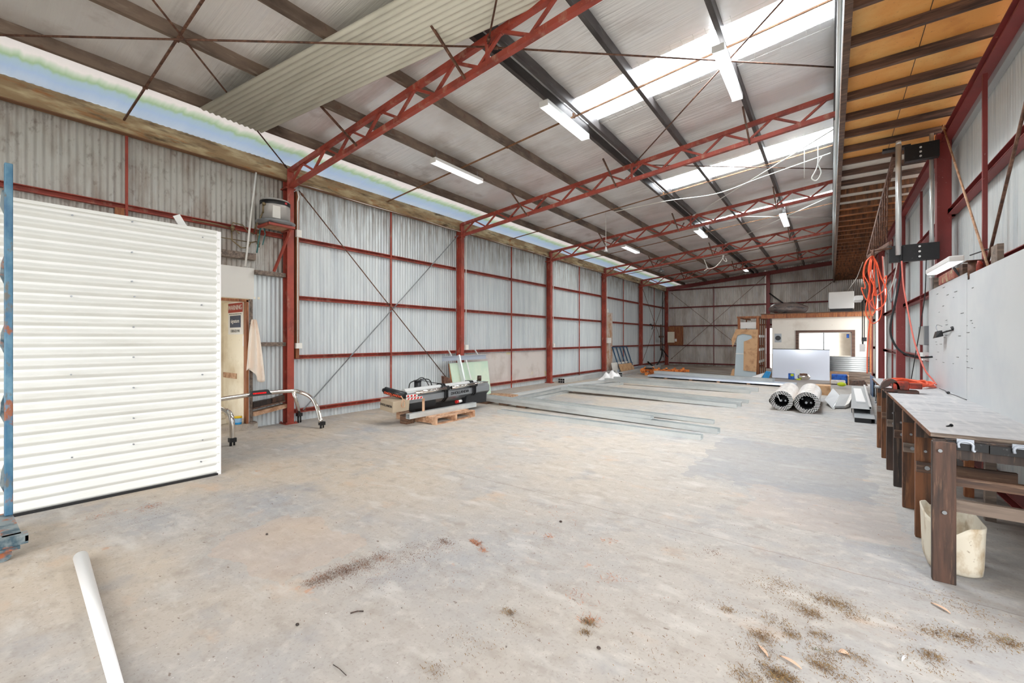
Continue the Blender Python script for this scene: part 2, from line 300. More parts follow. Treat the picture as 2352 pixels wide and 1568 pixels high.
ORG = {}
V = Vector
class MB:
    def __init__(s): s.v = []; s.f = []; s.sm = []; s.x = None
    def add(s, vs, fs, smooth=False):
        n = len(s.v)
        s.v += [tuple(v) for v in vs]; s.f += [tuple(i + n for i in f) for f in fs]; s.sm += [smooth] * len(fs)
        return s
    def box(s, x0, x1, y0, y1, z0, z1):
        return s.add([(x0, y0, z0), (x1, y0, z0), (x1, y1, z0), (x0, y1, z0), (x0, y0, z1), (x1, y0, z1), (x1, y1, z1), (x0, y1, z1)],
            [(0, 3, 2, 1), (4, 5, 6, 7), (0, 1, 5, 4), (1, 2, 6, 5), (2, 3, 7, 6), (3, 0, 4, 7)])
    def cbox(s, c, d): return s.box(c[0] - d[0] / 2, c[0] + d[0] / 2, c[1] - d[1] / 2, c[1] + d[1] / 2, c[2] - d[2] / 2, c[2] + d[2] / 2)
    def hexa(s, pts):   # 8 points, bottom 4 then top 4
        return s.add(pts, [(0, 3, 2, 1), (4, 5, 6, 7), (0, 1, 5, 4), (1, 2, 6, 5), (2, 3, 7, 6), (3, 0, 4, 7)])
    def frame(s, p, q, up=(0, 0, 1)):
        d = (V(q) - V(p)).normalized(); u = V(up)
        if abs(d.dot(u)) > .98: u = V((0, 1, 0))
        a = d.cross(u).normalized(); b = a.cross(d).normalized()
        return d, a, b
    def ext(s, prof, p, q, up=(0, 0, 1), cap=True):
        """extrude a closed 2-D outline (a = sideways, b = up) from p to q"""
        d, a, b = s.frame(p, q, up); n = len(prof)
        vs = [V(p) + a * x + b * y for x, y in prof] + [V(q) + a * x + b * y for x, y in prof]
        fs = [(i, (i + 1) % n, (i + 1) % n + n, i + n) for i in range(n)]
        if cap: fs += [tuple(range(n))[::-1], tuple(range(n, 2 * n))]
        return s.add(vs, fs)
    def bar(s, p, q, w_, h, up=(0, 0, 1)):
        return s.ext([(-w_ / 2, -h / 2), (w_ / 2, -h / 2), (w_ / 2, h / 2), (-w_ / 2, h / 2)], p, q, up)
    def cyl(s, p, q, r, n=10, r2=None):
        d, a, b = s.frame(p, q); r2 = r if r2 is None else r2
        vs = [V(p) + (a * math.cos(t) + b * math.sin(t)) * r for t in [2 * pi * i / n for i in range(n)]]
        vs += [V(q) + (a * math.cos(t) + b * math.sin(t)) * r2 for t in [2 * pi * i / n for i in range(n)]]
        s.add(vs, [(i, (i + 1) % n, (i + 1) % n + n, i + n) for i in range(n)], True)
        m = len(s.v) - 2 * n
        s.f += [tuple(range(m + n - 1, m - 1, -1)), tuple(range(m + n, m + 2 * n))]; s.sm += [False, False]
        return s
    def tube(s, pts, r, n=8, closed=False):
        P = [V(p) for p in pts]; k = len(P)
        vs = []; a = None
        for i in range(k):
            d = ((P[(i + 1) % k] - P[i - 1]) if closed or 0 < i < k - 1 else (P[1] - P[0] if i == 0 else P[-1] - P[-2])).normalized()
            if a is None:
                u = V((0, 0, 1)) if abs(d.z) < .9 else V((1, 0, 0)); a = d.cross(u).normalized()
            else:
                a = (a - d * a.dot(d)).normalized()
            b = d.cross(a)
            vs += [P[i] + (a * math.cos(2 * pi * j / n) + b * math.sin(2 * pi * j / n)) * r for j in range(n)]
        fs = []
        for i in range(k if closed else k - 1):
            i2 = (i + 1) % k
            fs += [(i * n + j, i * n + (j + 1) % n, i2 * n + (j + 1) % n, i2 * n + j) for j in range(n)]
        s.add(vs, fs, True)
        if not closed:
            m = len(s.v) - k * n
            s.f += [tuple(range(m + n - 1, m - 1, -1)), tuple(range(m + (k - 1) * n, m + k * n))]; s.sm += [False, False]
        return s
    def lathe(s, prof, c, n=24, axis='z'):
        vs = []
        for r, h in prof:
            for j in range(n):
                t = 2 * pi * j / n; x, y = r * math.cos(t), r * math.sin(t)
                vs.append((c[0] + x, c[1] + y, c[2] + h) if axis == 'z' else ((c[0] + x, c[1] + h, c[2] + y) if axis == 'y' else (c[0] + h, c[1] + x, c[2] + y)))
        fs = [(i * n + j, i * n + (j + 1) % n, (i + 1) * n + (j + 1) % n, (i + 1) * n + j) for i in range(len(prof) - 1) for j in range(n)]
        return s.add(vs, fs, True)
    def corr(s, o, u, v, wave, nrm, pitch=.076, amp=.0055, seg=8, top=None):
        """corrugated sheet: origin o, edge u (waves run across u), edge v, normal nrm"""
        o, u, v, nr = V(o), V(u), V(v), V(nrm)
        L_ = u.length; n = max(2, int(L_ / pitch * seg)); vs = []
        for i in range(n + 1):
            t = i / n; off = nr * (amp * math.sin(2 * pi * t * L_ / pitch))
            p = o + u * t + off
            vv = V((v.x, v.y, top(p))) if top else v
            vs += [p, p + vv]
        return s.add(vs, [(2 * i, 2 * i + 2, 2 * i + 3, 2 * i + 1) for i in range(n)], True)
    def ball(s, c, r, n=10, sc=(1, 1, 1)):
        vs = []
        for i in range(n + 1):
            ph = pi * i / n
            for j in range(n * 2):
                t = pi * j / n
                vs.append((c[0] + r * sc[0] * math.sin(ph) * math.cos(t), c[1] + r * sc[1] * math.sin(ph) * math.sin(t), c[2] + r * sc[2] * math.cos(ph)))
        k = 2 * n
        return s.add(vs, [(i * k + j, i * k + (j + 1) % k, (i + 1) * k + (j + 1) % k, (i + 1) * k + j) for i in range(n) for j in range(k)], True)
    def build(s, name, m, parent=None, bevel=0, solid=0):
        me = bpy.data.meshes.new(name)
        if parent is not None: o0 = V(ORG[parent.name])
        else:
            xs, ys, zs = zip(*s.v); o0 = V(((min(xs) + max(xs)) / 2, (min(ys) + max(ys)) / 2, min(zs)))
        me.from_pydata([tuple(V(v) - o0) for v in s.v], [], s.f)
        me.polygons.foreach_set('use_smooth', s.sm)
        me.materials.append(M[m] if isinstance(m, str) else m)
        me.update()
        ob = bpy.data.objects.new(name, me); COL.objects.link(ob)
        if parent is None: ob.location = o0
        else: ob.parent = parent
        ORG[ob.name] = tuple(o0)
        if bevel:
            bv = ob.modifiers.new('bevel', 'BEVEL'); bv.width = bevel; bv.segments = 2; bv.limit_method = 'ANGLE'
        if solid:
            so = ob.modifiers.new('thickness', 'SOLIDIFY'); so.thickness = solid
        return ob
def cprof(w_, h, t=.003, lip=.012):
    """C section: web at a=0, flanges to a=w, height h, centred on b"""
    k = h / 2
    return [(0, -k), (w_, -k), (w_, -k + lip), (w_ - t, -k + lip), (w_ - t, -k + t), (t, -k + t), (t, k - t), (w_ - t, k - t), (w_ - t, k - lip), (w_, k - lip), (w_, k), (0, k)]
def uprof(w_, h, t=.004):
    """U lying open side up: width w, height h"""
    k = w_ / 2; l = .016
    return [(-k, 0), (k, 0), (k, h), (k - l, h), (k - l, h - t), (k - t, h - t), (k - t, t), (-k + t, t), (-k + t, h - t), (-k + l, h - t), (-k + l, h), (-k, h)]
def dprof(w_, h, t=.004): return [(a, h - b) for a, b in uprof(w_, h, t)]
def tag(o, label, cat, group=None, kind=None):
    o['label'] = label; o['category'] = cat
    if group: o['group'] = group
    if kind: o['kind'] = kind
    return o
def thing(name, loc, label, cat, group=None):
    o = bpy.data.objects.new(name, None); o.empty_display_size = .1; COL.objects.link(o); o.location = loc
    ORG[o.name] = tuple(loc)
    return tag(o, label, cat, group)
def struct(name, mb, m, **k):
    o = mb.build(name, m, **k); o['kind'] = 'structure'; return o
def text(name, body, size, m, parent, origin, xd, yd, depth=.002):
    c = bpy.data.curves.new(name, 'FONT'); c.body = body; c.size = size; c.extrude = depth; c.align_x = 'CENTER'; c.align_y = 'CENTER'
    t = bpy.data.objects.new(name, c); COL.objects.link(t); bpy.context.view_layer.update()
    me = bpy.data.meshes.new_from_object(t.evaluated_get(bpy.context.evaluated_depsgraph_get()))
    bpy.data.objects.remove(t)
    x = V(xd).normalized(); y = V(yd).normalized(); z = x.cross(y)
    y = z.cross(x).normalized()
    mx = Matrix((x, y, z.normalized())).transposed().to_4x4(); mx.translation = V(origin) - V(ORG[parent.name])
    me.transform(mx)
    me.materials.clear(); me.materials.append(M[m])
    o = bpy.data.objects.new(name, me); COL.objects.link(o); o.parent = parent; ORG[o.name] = ORG[parent.name]
    return o
ORD = ['first', 'second', 'third', 'fourth', 'fifth', 'sixth', 'seventh', 'eighth', 'ninth', 'tenth', 'eleventh', 'twelfth']
TH = {}
def fl(px, py, z=0.0):   # where the line of sight through a photo point meets the level z
    u = (px - 1176) / 985; v = (779 - py) / 985; c, s = math.cos(YAW), math.sin(YAW)
    t = (z - 1.55) / v
    return V(((c * u - s) * t, (s * u + c) * t, z))

# ------------------------------------------------------------------ the shell
YT = [3.89 + 4.577 * i for i in range(5)]          # truss / column lines
YC = [-.69] + YT + [26.6]
roofz = lambda x: 4.82 + .094 * (x + 8.03)
pz = lambda x: 4.67 + .094 * (x + 8.03)            # underside of the purlins

f = MB().box(-8.2, 1.45, -3.0, 26.95, -.2, 0)
struct('floor', f, 'floor')
g = MB().box(-45, 40, -40, 60, -.35, -.21)
tag(g.build('yard_ground', 'ground'), 'pale yard ground seen through the open doorways', 'ground')['kind'] = 'structure'

wl = MB()
wl.corr((-8.16, -3, .0), (0, 4.9, 0), (0, 0, 4.805), 0, (1, 0, 0), amp=.011)
wl.corr((-8.16, 1.9, 2.7), (0, 2.0, 0), (0, 0, 2.105), 0, (1, 0, 0), amp=.012)
wlo = struct('wall_left', wl, 'galvd')
wl = MB().corr((-8.16, 3.85, 0), (0, 23.1, 0), (0, 0, 4.805), 0, (1, 0, 0), amp=.0065).corr((-8.16, 3.30, 0), (0, .56, 0), (0, 0, 2.72), 0, (1, 0, 0), amp=.0085)
struct('wall_left', wl, 'galvw')
wr = MB()
wr.corr((1.42, 3.2, 0), (0, 15.0, 0), (0, 0, 4.4), 0, (1, 0, 0), pitch=.076, amp=.007)
wr.corr((1.42, 18.2, 3.2), (0, 3.7, 0), (0, 0, 1.2), 0, (1, 0, 0), amp=.007)
wr.corr((1.42, 21.9, 0), (0, 5.0, 0), (0, 0, 4.4), 0, (1, 0, 0), amp=.007)
struct('wall_right', wr, 'rwall')
rw = MB(); rw.corr((-8.16, -3.0, 0), (2.4, 0, 0), (0, 0, 4.8), 0, (0, 1, 0)).corr((-5.76, -3.0, 3.5), (6.2, 0, 0), (0, 0, 1.4), 0, (0, 1, 0)).corr((.44, -3.0, 0), (1.0, 0, 0), (0, 0, 4.8), 0, (0, 1, 0)); struct('wall_front', rw, 'rwall')
we = MB()
tz = lambda p: (roofz(p.x) if p.x < .1 else 4.55) - p.z
we.corr((-8.16, 26.9, 0), (5.3, 0, 0), (0, 0, 1), 0, (0, 1, 0), top=tz, amp=.014)
we.corr((-2.86, 26.9, 2.15), (1.1, 0, 0), (0, 0, 1), 0, (0, 1, 0), top=tz, amp=.014)
we.corr((-1.76, 26.9, 0), (3.2, 0, 0), (0, 0, 1), 0, (0, 1, 0), top=tz, amp=.014)
struct('wall_end', we, 'galve')

# foil lined roof, sagging slightly between the purlins
PX = [-7.02, -5.83, -4.65, -3.41, -2.28, -1.11, .02]
def foil(mb, x0, x1, y0, y1, amp=.025):
    nx = max(2, int((x1 - x0) / .12)); ny = max(2, int((y1 - y0) / .12)); vs = []
    for i in range(nx + 1):
        x = x0 + (x1 - x0) * i / nx
        k = [p for p in PX if p <= x + 1e-6]; a = k[-1] if k else -8.2
        kk = [p for p in PX if p > x + 1e-6]; b = kk[0] if kk else a + 1.15
        t = (x - a) / (b - a)
        for j in range(ny + 1):
            y = y0 + (y1 - y0) * j / ny
            sag = amp * 4 * t * (1 - t) * (.6 + .4 * math.sin(y * 2.1 + a * 3)) + .006 * math.sin(y * 9 + math.sin(x * 2 + y) * 2)
            vs.append((x, y, roofz(x) - max(0, sag)))
    mb.add(vs, [(i * (ny + 1) + j, i * (ny + 1) + j + 1, (i + 1) * (ny + 1) + j + 1, (i + 1) * (ny + 1) + j) for i in range(nx) for j in range(ny)], True)
fo = MB()
foil(fo, -7.02, -3.36, -3, 26.9)
ys = [-3] + [v for ab in SKYL for v in ab] + [26.9]
for i in range(0, len(ys), 2): foil(fo, -3.36, .12, ys[i], ys[i + 1])
# metal roof skin above the foil
sk = MB()
def slab(x0, x1, y0, y1): sk.hexa([(x0, y0, roofz(x0) + .03), (x1, y0, roofz(x1) + .03), (x1, y1, roofz(x1) + .03), (x0, y1, roofz(x0) + .03), (x0, y0, roofz(x0) + .05), (x1, y0, roofz(x1) + .05), (x1, y1, roofz(x1) + .05), (x0, y1, roofz(x0) + .05)])
slab(-7.05, -3.36, -3, 26.95)
for i in range(0, len(ys), 2): slab(-3.36, .2, ys[i], ys[i + 1])
struct('ceiling', fo, 'foil'); struct('ceiling', sk, 'galv2')
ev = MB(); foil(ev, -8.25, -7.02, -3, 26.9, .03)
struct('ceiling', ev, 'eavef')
for i, (a, b) in enumerate(SKYL):
    q = MB().corr((-3.42, a - .03, roofz(-3.42) + .01), (0, b - a + .06, 0), (3.55, 0, .094 * 3.55), 0, (0, 0, 1), pitch=.076, amp=.006)
    o = struct('window_%d' % (i + 2), q, 'skyl')
    me = MB(); a2, b2 = a - .13, b + .13
    for k in range(24): x = -3.3 + k * .145; me.tube([(x, a2, roofz(x) - .012), (x, (a + b) / 2, roofz(x) - .02), (x, b2, roofz(x) - .035)], .0022, 4)
    for y in (a2 + .03, b2 - .03): me.tube([(-3.3, y, roofz(-3.3) - .03), (0, y, roofz(0) - .03)], .0022, 4)
    tag(me.build('safety_mesh', 'wline'), 'white wire safety mesh under the %s roof light from the camera' % ORD[i], 'wire mesh', 'wire mesh under the roof lights')

# low lined roof over the right-hand side
cl = MB().box(.12, 1.4, -1, 9.05, 4.53, 4.57); struct('ceiling', cl, 'ply')
cl = MB()
for y in (2.4, 4.8, 7.2, 9.0): cl.box(.13, 1.38, y - .003, y + .003, 4.526, 4.531)
cl.box(.72, .726, 4, 9, 4.527, 4.531); struct('trim_3', cl, 'woodk')
cl = MB().box(.12, 1.4, 9.05, 12.4, 4.53, 4.57); struct('ceiling', cl, 'plyw')
cl = MB().box(.12, 1.4, 12.4, 26.95, 4.53, 4.57); struct('ceiling', cl, 'plyb')
cl = MB().box(.1, .12, -1, 26.95, 4.66, 5.64); struct('wall_mezzanine', cl, 'alug')
tr = MB().box(.095, .155, -1, 26.9, 4.40, 4.66); struct('trim_1', tr, 'woodx')
for k, yy in enumerate((-1, )): pass
tr = MB().ext(cprof(-.06, .16), (.10, -1, 5.36), (.10, 26.9, 5.36)); struct('trim_2', tr, 'purlind')
nj = 0
y = 4.2
while y < 26.6:
    o = MB().box(.14, 1.28, y - .022, y + .022, 4.435, 4.529).build('ceiling_joist', 'joist' if y < 10.5 else 'woodo')  # far joists use orange timber to paint in the orange light there
    r = 'under the orange plywood lining' if y < 9 else ('under the white lining boards' if y < 12.4 else 'under the brown boards at the back')
    i = nj if y < 9 else (nj - n1 if y < 12.4 else nj - n2)
    if y < 9: n1 = nj + 1
    if y < 12.4: n2 = nj + 1
    nm = ORD[i] if i < 12 else '%dth' % (i + 1)
    tag(o, 'dark timber joist %s, %s from the camera' % (r, nm), 'joist', 'ceiling joists over the right side')
    nj += 1; y += .6

# ------------------------------------------------------------------ steel frame, left wall
def isec(w_, h, t=.012): # flanges w wide, depth h
    a, b = w_ / 2, h / 2; c = t / 2
    return [(-a, -b), (a, -b), (a, -b + t), (c, -b + t), (c, b - t), (a, b - t), (a, b), (-a, b), (-a, b - t), (-c, b - t), (-c, -b + t), (-a, -b + t)]
def column(x, y, h, m, label, wd=.12, dp=.17):
    t = thing('steel_column', (x, y, 0), label, 'column', 'red steel columns of the left wall' if x < 0 else 'maroon steel columns of the right wall')
    MB().ext(isec(wd, dp), (x, y, .012), (x, y, h), up=(1, 0, 0)).build('post', m, t) if x < 0 else MB().box(x - dp / 2, x + dp / 2, y - wd / 2, y + wd / 2, .012, h).build('post', m, t, bevel=.008)
    b = MB().box(x - .13, x + .13, y - .11, y + .11, 0, .014)
    for sx in (-1, 1):
        for sy in (-1, 1): b.cyl((x + sx * .1, y + sy * .085, .014), (x + sx * .1, y + sy * .085, .04), .011, 6)
    b.build('base_plate', m, t)
    return t
for i, y in enumerate(YC[1:]):
    column(-8.03, y, 4.66, 'red', 'red oxide steel column on the left wall, %s' % (['nearest the camera, beside the water heater', 'second, behind the pale green board', 'third, beside the lining boards', 'fourth, with the brown board beside it', 'fifth, beyond the leaning blue frame', 'in the far left corner'][i]))
GZ = [.20, 1.215, 2.336, 3.44]
RN = ['lowest', 'second lowest', 'second highest', 'highest']
BN = ['left of the first column', 'between first and second columns', 'between second and third columns', 'between third and fourth columns', 'between fourth and fifth columns', 'in the last bay']
for bi in range(6):
    y0, y1 = YC[bi] + .07, YC[bi + 1] - .07
    for gi, z in enumerate(GZ):
        if bi == 0 and gi < 3: continue
        o = MB().ext(cprof(.07, .075, .004), (-8.14, y0 if bi else -2.9, z), (-8.14, y1, z)).build('wall_girt', 'red')
        tag(o, 'red steel girt on the left wall, %s row, %s' % (RN[gi], BN[bi]), 'girt', 'red girts of the left wall')
    ym = [1.635, 6.23, 10.85, 15.4, 19.95, 24.5][bi]
    o = MB().bar((-8.085, ym, .02 if bi else 2.7), (-8.085, ym, 4.5), .03, .03).build('wall_mullion', 'red')
    tag(o, 'thin vertical red steel mullion on the left wall, %s' % BN[bi], 'mullion', 'thin mullions of the left wall')
    o = MB().box(-8.15, -8.135, ym - .32, ym - .29, .1, 4.4)
# eave
t = thing('eave_beam', (-8.06, 11, 4.4), 'stained mouldy eave board running along the top of the left wall', 'eave beam')
MB().box(-8.15, -8.05, -3, 26.8, 4.49, 4.755).build('board', 'eave', t)
MB().ext([(0, 0), (.1, 0), (.1, .012), (.012, .012), (.012, .05), (0, .05)], (-8.09, -3, 4.455), (-8.09, 26.8, 4.455)).build('angle', 'eave2', t)
MB().tube([(-8.0 + .006 * math.sin(k * 2.1), 3.9 + k * .5, 4.455 + .012 * math.sin(k * 1.3)) for k in range(46)], .008, 5).build('cable', 'wline', t)

# ------------------------------------------------------------------ trusses
def truss(Yt, i):
    t = thing('roof_truss', (-4, Yt, 4.4), 'red steel lattice roof truss, %s' % ['nearest the camera', 'second from the camera', 'third, in the middle of the shed', 'fourth from the camera', 'farthest, close to the end wall'][i], 'truss', 'red lattice roof trusses')
    x0, x1 = -8.03, .09
    bz = lambda x: 4.34 + .094 * (x + 8.03); tz_ = lambda x: 4.635 + .094 * (x + 8.03)
    MB().bar((x0 + .05, Yt, tz_(x0 + .05)), (x1, Yt, tz_(x1)), .07, .07).build('top_chord', 'red', t)
    MB().bar((x0 + .02, Yt, bz(x0)), (x1, Yt, bz(x1)), .07, .07).build('bottom_chord', 'red', t)
    tops = [-7.52 + .748 * k for k in range(11)]
    for k, xt in enumerate(tops):
        xl = -7.95 if k == 0 else xt - .36; xr = xt + .39
        for xb in (xl, xr):
            if xb > .1: continue
            MB().bar((xt + (-.02 if xb < xt else .02), Yt, tz_(xt) - .03), (xb, Yt, bz(xb) + .03), .034, .034, (0, 1, 0)).build('web_strut', 'red', t)
    MB().bar((-3.25, Yt, bz(-3.25)), (-3.25, Yt, tz_(-3.25)), .04, .04, (0, 1, 0)).build('mid_post', 'red', t)
    MB().box(-8.16, -7.93, Yt - .085, Yt + .085, 4.30, 4.325).build('bearing_plate', 'red', t)
    for x in (-5.85, -3.6, -1.15):
        for sy in ((-1, 1) if i else (-1,)):
            MB().bar((x, Yt + sy * .62, pz(x) + .02), (x + .02, Yt + sy * .03, bz(x) - .03), .026, .026).build('fly_brace', 'rust', t)
    for x in PX[:-1]:
        MB().box(x + .01, x + .025, Yt - .05, Yt + .05, pz(x), pz(x) + .12).build('cleat', 'rust', t)
    return t
for i, yt in enumerate(YT): truss(yt, i)
rf = MB().ext(isec(.1, .2), (-8.1, 26.68, 4.60), (.1, 26.68, 5.36)).build('end_rafter', 'redr')
tag(rf, 'maroon steel rafter sloping along the top of the end wall', 'rafter')

for k, x in enumerate(PX[:-1]):
    m = 'purlin' if x < -3.6 else 'purlind'
    o = MB().ext(cprof(-.055, .15), (x + .035, -3, pz(x) + .077), (x + .035, 26.8, pz(x) + .077)).build('roof_purlin', m)
    tag(o, 'long steel roof purlin under the foil, %s from the left wall' % ORD[k], 'purlin', 'roof purlins under the foil')
o = MB().ext(cprof(-.055, .15), (-3.17, -3, pz(-3.25) + .077), (-3.17, 26.8, pz(-3.25) + .077)).build('roof_purlin', 'purlind')
tag(o, 'dark doubled steel purlin at the left end of the roof lights', 'purlin', 'roof purlins under the foil')
for k, y in enumerate((1.6, 6.1, 10.7, 15.25, 19.85, 24.4)):
    o = MB()
    xa = -8.1; prev = None
    for x in (-8.08, -7.02, -5.83, -4.65, -3.3, -2.28, -1.11, .05):
        if prev is not None: o.bar((prev + .02, y, pz(prev) - .005), (x - .02, y, pz(x) - .005), .022, .022)
        o.box(x - .012, x + .012, y - .025, y + .025, pz(x) - .02, pz(x) + .05) if -8 < x < 0 else None
        prev = x
    b = o.build('purlin_bridging', 'eave2' if k else 'rust')
    tag(b, 'thin bridging bar across the purlins, %s from the camera' % ORD[k], 'bridging bar', 'bridging bars across the purlins')

def rod(p, q, label, r=.011, m='rust', cat='bracing rod', grp='diagonal bracing rods', name='bracing_rod'):
    o = MB().cyl(p, q, r, 8)
    d = (V(q) - V(p)).normalized()
    o.cyl(V(p) + d * .06, V(p) + d * .12, r * 1.9, 6)
    return tag(o.build(name, m), label, cat, grp)
rod((-8.0, -.55, 4.66), (-3.28, 3.87, 5.0), 'long rusty roof bracing rod crossing under the hanging white sheet to the nearest truss')
rod((-7.99, 3.85, 4.68), (-3.45, -.6, 5.06), 'rusty roof bracing rod running from the first column past the end of the white sheet')
rod((-3.25, 3.89, 5.02), (0, 1.0, 5.36), 'rusty rod rising from the middle of the nearest truss out of view')
rod((-3.25, 3.9, 5.0), (.07, 7.62, 5.40), 'bracing rod from the middle of the nearest truss to the right edge beam')
rod((-3.2, 8.45, 5.10), (.07, 5.15, 5.38), 'bracing rod crossing in front of the largest roof light')
rod((-3.2, 8.49, 5.10), (.07, 12.2, 5.42), 'level-looking bracing rod behind the second truss')
rod((-3.2, 13.02, 5.10), (.07, 9.8, 5.40), 'pale bracing rod across the second roof light', m='wline')
rod((-3.2, 13.06, 5.10), (.07, 16.9, 5.40), 'pale bracing rod behind the third truss', m='wline')
rod((-3.2, 17.6, 5.10), (.07, 14.3, 5.40), 'pale bracing rod in front of the fourth truss', m='wline')
rod((-7.98, 4.06, 4.33), (-7.98, 8.0, .45), 'dark diagonal bracing rod on the left wall falling towards the green board')
o = MB().bar((-8.0, 8.35, 4.33), (-8.0, 4.15, .22), .03, .012).build('bracing_strap', 'steel')
tag(o, 'flat grey diagonal brace on the left wall rising towards the second column', 'bracing strap')
rod((-8.0, 22.35, 4.25), (-8.0, 26.5, .5), 'diagonal bracing rod falling towards the far left corner')
rod((-8.0, 26.4, 4.25), (-8.0, 22.35, .35), 'diagonal bracing rod rising towards the far left corner')
EG = [.124, 1.188, 2.341, 3.46, 4.53]
for k, z in enumerate(EG):
    x1 = [-2.9, -2.9, 1.3, 1.3, .1][k]
    o = MB().ext(cprof(.07, .07, .004), (-7.95, 26.88, z), (x1, 26.88, z), ).build('wall_girt', 'redr')
    tag(o, 'maroon steel girt across the end wall, %s row' % ['lowest', 'second lowest', 'middle', 'second highest', 'highest'][k], 'girt', 'girts across the end wall')
o = MB().bar((-5.42, 26.82, .02), (-5.42, 26.82, 4.6), .03, .03).build('wall_mullion', 'redr'); tag(o, 'thin maroon mullion on the end wall', 'mullion')
column(-2.69, 26.6, 5.1, 'redr', 'maroon steel column in the middle of the end wall')
rod((-7.8, 26.7, 4.38), (-3.1, 26.7, .3), 'diagonal rod on the end wall falling from the far left corner')
rod((-7.8, 26.66, .33), (-2.78, 26.66, 5.0), 'diagonal rod on the end wall rising to the middle column')
rod((.05, 26.7, 4.39), (-1.5, 26.7, 3.08), 'diagonal rod on the end wall above the wrapped bundle')
o = MB().cyl((-2.62, 26.5, 4.0), (-1.9, 26.3, 3.35), .035, 8).build('black_hose', 'black'); tag(o, 'short black pipe leaning from the middle column of the end wall', 'pipe')

# ------------------------------------------------------------------ right wall frame
RY = [3.89] + YT[1:]
for i, y in enumerate(YT[1:]):
    column(1.27, y, 4.45, 'redr', 'maroon steel column on the right wall, %s' % ['nearest, behind the white wall board', 'second, beyond the black crane bracket', 'third, by the hanging cables', 'farthest, beside the bright doorway'][i], .16, .15)
BR = ['in front of the nearest column', 'between nearest and second columns', 'between second and third columns', 'between third and farthest columns', 'past the farthest column']
ry = [3.2] + YT[1:] + [26.5]
for bi in range(5):
    for gi, z in enumerate([.1, 1.18, 2.27, 3.28]):
        if bi == 3 and gi < 3: pass
        ya, yb = ry[bi] + .08, ry[bi + 1] - .08
        if bi == 3 and gi < 3: continue
        if bi == 4 and gi < 3: pass
        if gi == 3 and bi == 0: pass
        o = MB().ext(cprof(-.14 if gi == 0 else -.09, .09, .005), (1.40, ya, z + .04), (1.40, yb, z + .04)).build('wall_girt', 'redr')
        tag(o, 'maroon right wall girt, %s row, %s' % (RN[gi], BR[bi]), 'girt', 'maroon girts of the right wall')
    ym = (ry[bi] + ry[bi + 1]) / 2 if bi else 6.38
    if bi != 3:
        o = MB().bar((1.26 if bi == 0 else 1.33, ym, .02), (1.26 if bi == 0 else 1.33, ym, 4.25), .035, .035).build('wall_mullion', 'redr')
        tag(o, 'dark maroon vertical mullion on the right wall, %s' % BR[bi], 'mullion', 'mullions of the right wall')
t = thing('roof_edge_beam', (1.3, 12, 4.1), 'maroon steel beam along the top of the right wall under the joists', 'beam')
MB().ext(isec(.1, .13), (1.29, -1, 4.365), (1.29, 26.6, 4.365)).build('beam', 'redr', t)
MB().ext([(0, 0), (.06, 0), (.06, .006), (.006, .006), (.006, .1), (0, .1)], (1.35, 3, 4.24), (1.35, 26.6, 4.24)).build('gutter_angle', 'alug', t)
rod((1.22, 8.15, 4.45), (1.22, 6.0, 2.18), 'pale rusty brace on the right wall sloping down from the nearest column', .011, 'woodp')
rod((1.24, 4.6, 4.02), (1.24, 6.32, 2.16), 'dark rusty brace on the right wall crossing above the white board', .013)

# ------------------------------------------------------------------ white hanging sheet
s = MB()
A = V((-6.995, 2.17, 4.735)); uu = V((-.045, .84, -.002)); vv = V((3.35, .66, .315)) * 1.9
s.corr(A, uu, vv, 0, (0, 0, 1), pitch=.0765, amp=.010, seg=10)
tag(s.build('roofing_sheet', 'sheet', solid=.0015), 'loose off-white corrugated sheet laid on the bracing rods under the roof', 'roofing sheet')

# ------------------------------------------------------------------ left: partition, trolley, pole
t = thing('partition', (-5.75, .5, 0), 'white corrugated partition wall at the left edge of the picture', 'partition')
pa = MB(); du = V((.12 * 1.5, 2.95, 0)); o0 = V((-5.83, -1.0, .02))
n = int(2.74 / .098 * 8); vs = []
for i in range(n + 1):
    zz = 2.745 * i / n; off = .019 * math.sin(2 * pi * zz / .098)
    for k in (0, 1): vs.append(o0 + du * k + V((off, 0, zz)))
pa.add(vs, [(2 * i, 2 * i + 1, 2 * i + 3, 2 * i + 2) for i in range(n)], True)
pa.build('cladding', 'whitec', t)
MB().hexa([(-5.95, -1, 0), (-5.845, -1, 0), (-5.665, 1.93, 0), (-5.77, 1.93, 0), (-5.95, -1, 2.76), (-5.845, -1, 2.76), (-5.665, 1.93, 2.76), (-5.77, 1.93, 2.76)]).build('core', 'white', t)
MB().box(-5.76, -5.635, 1.925, 1.965, 0, 2.785).build('corner_trim', 'whitep', t)
MB().hexa([(-5.96, -1, 2.76), (-5.81, -1, 2.76), (-5.635, 1.93, 2.76), (-5.785, 1.93, 2.76), (-5.96, -1, 2.79), (-5.81, -1, 2.79), (-5.635, 1.93, 2.79), (-5.785, 1.93, 2.79)]).build('top_cap', 'whitec', t)
MB().hexa([(-5.84, -1, .0), (-5.80, -1, .0), (-5.62, 1.93, .0), (-5.66, 1.93, .0), (-5.84, -1, .022), (-5.80, -1, .022), (-5.62, 1.93, .022), (-5.66, 1.93, .022)]).build('bottom_edge', 'black', t)
sc = MB()
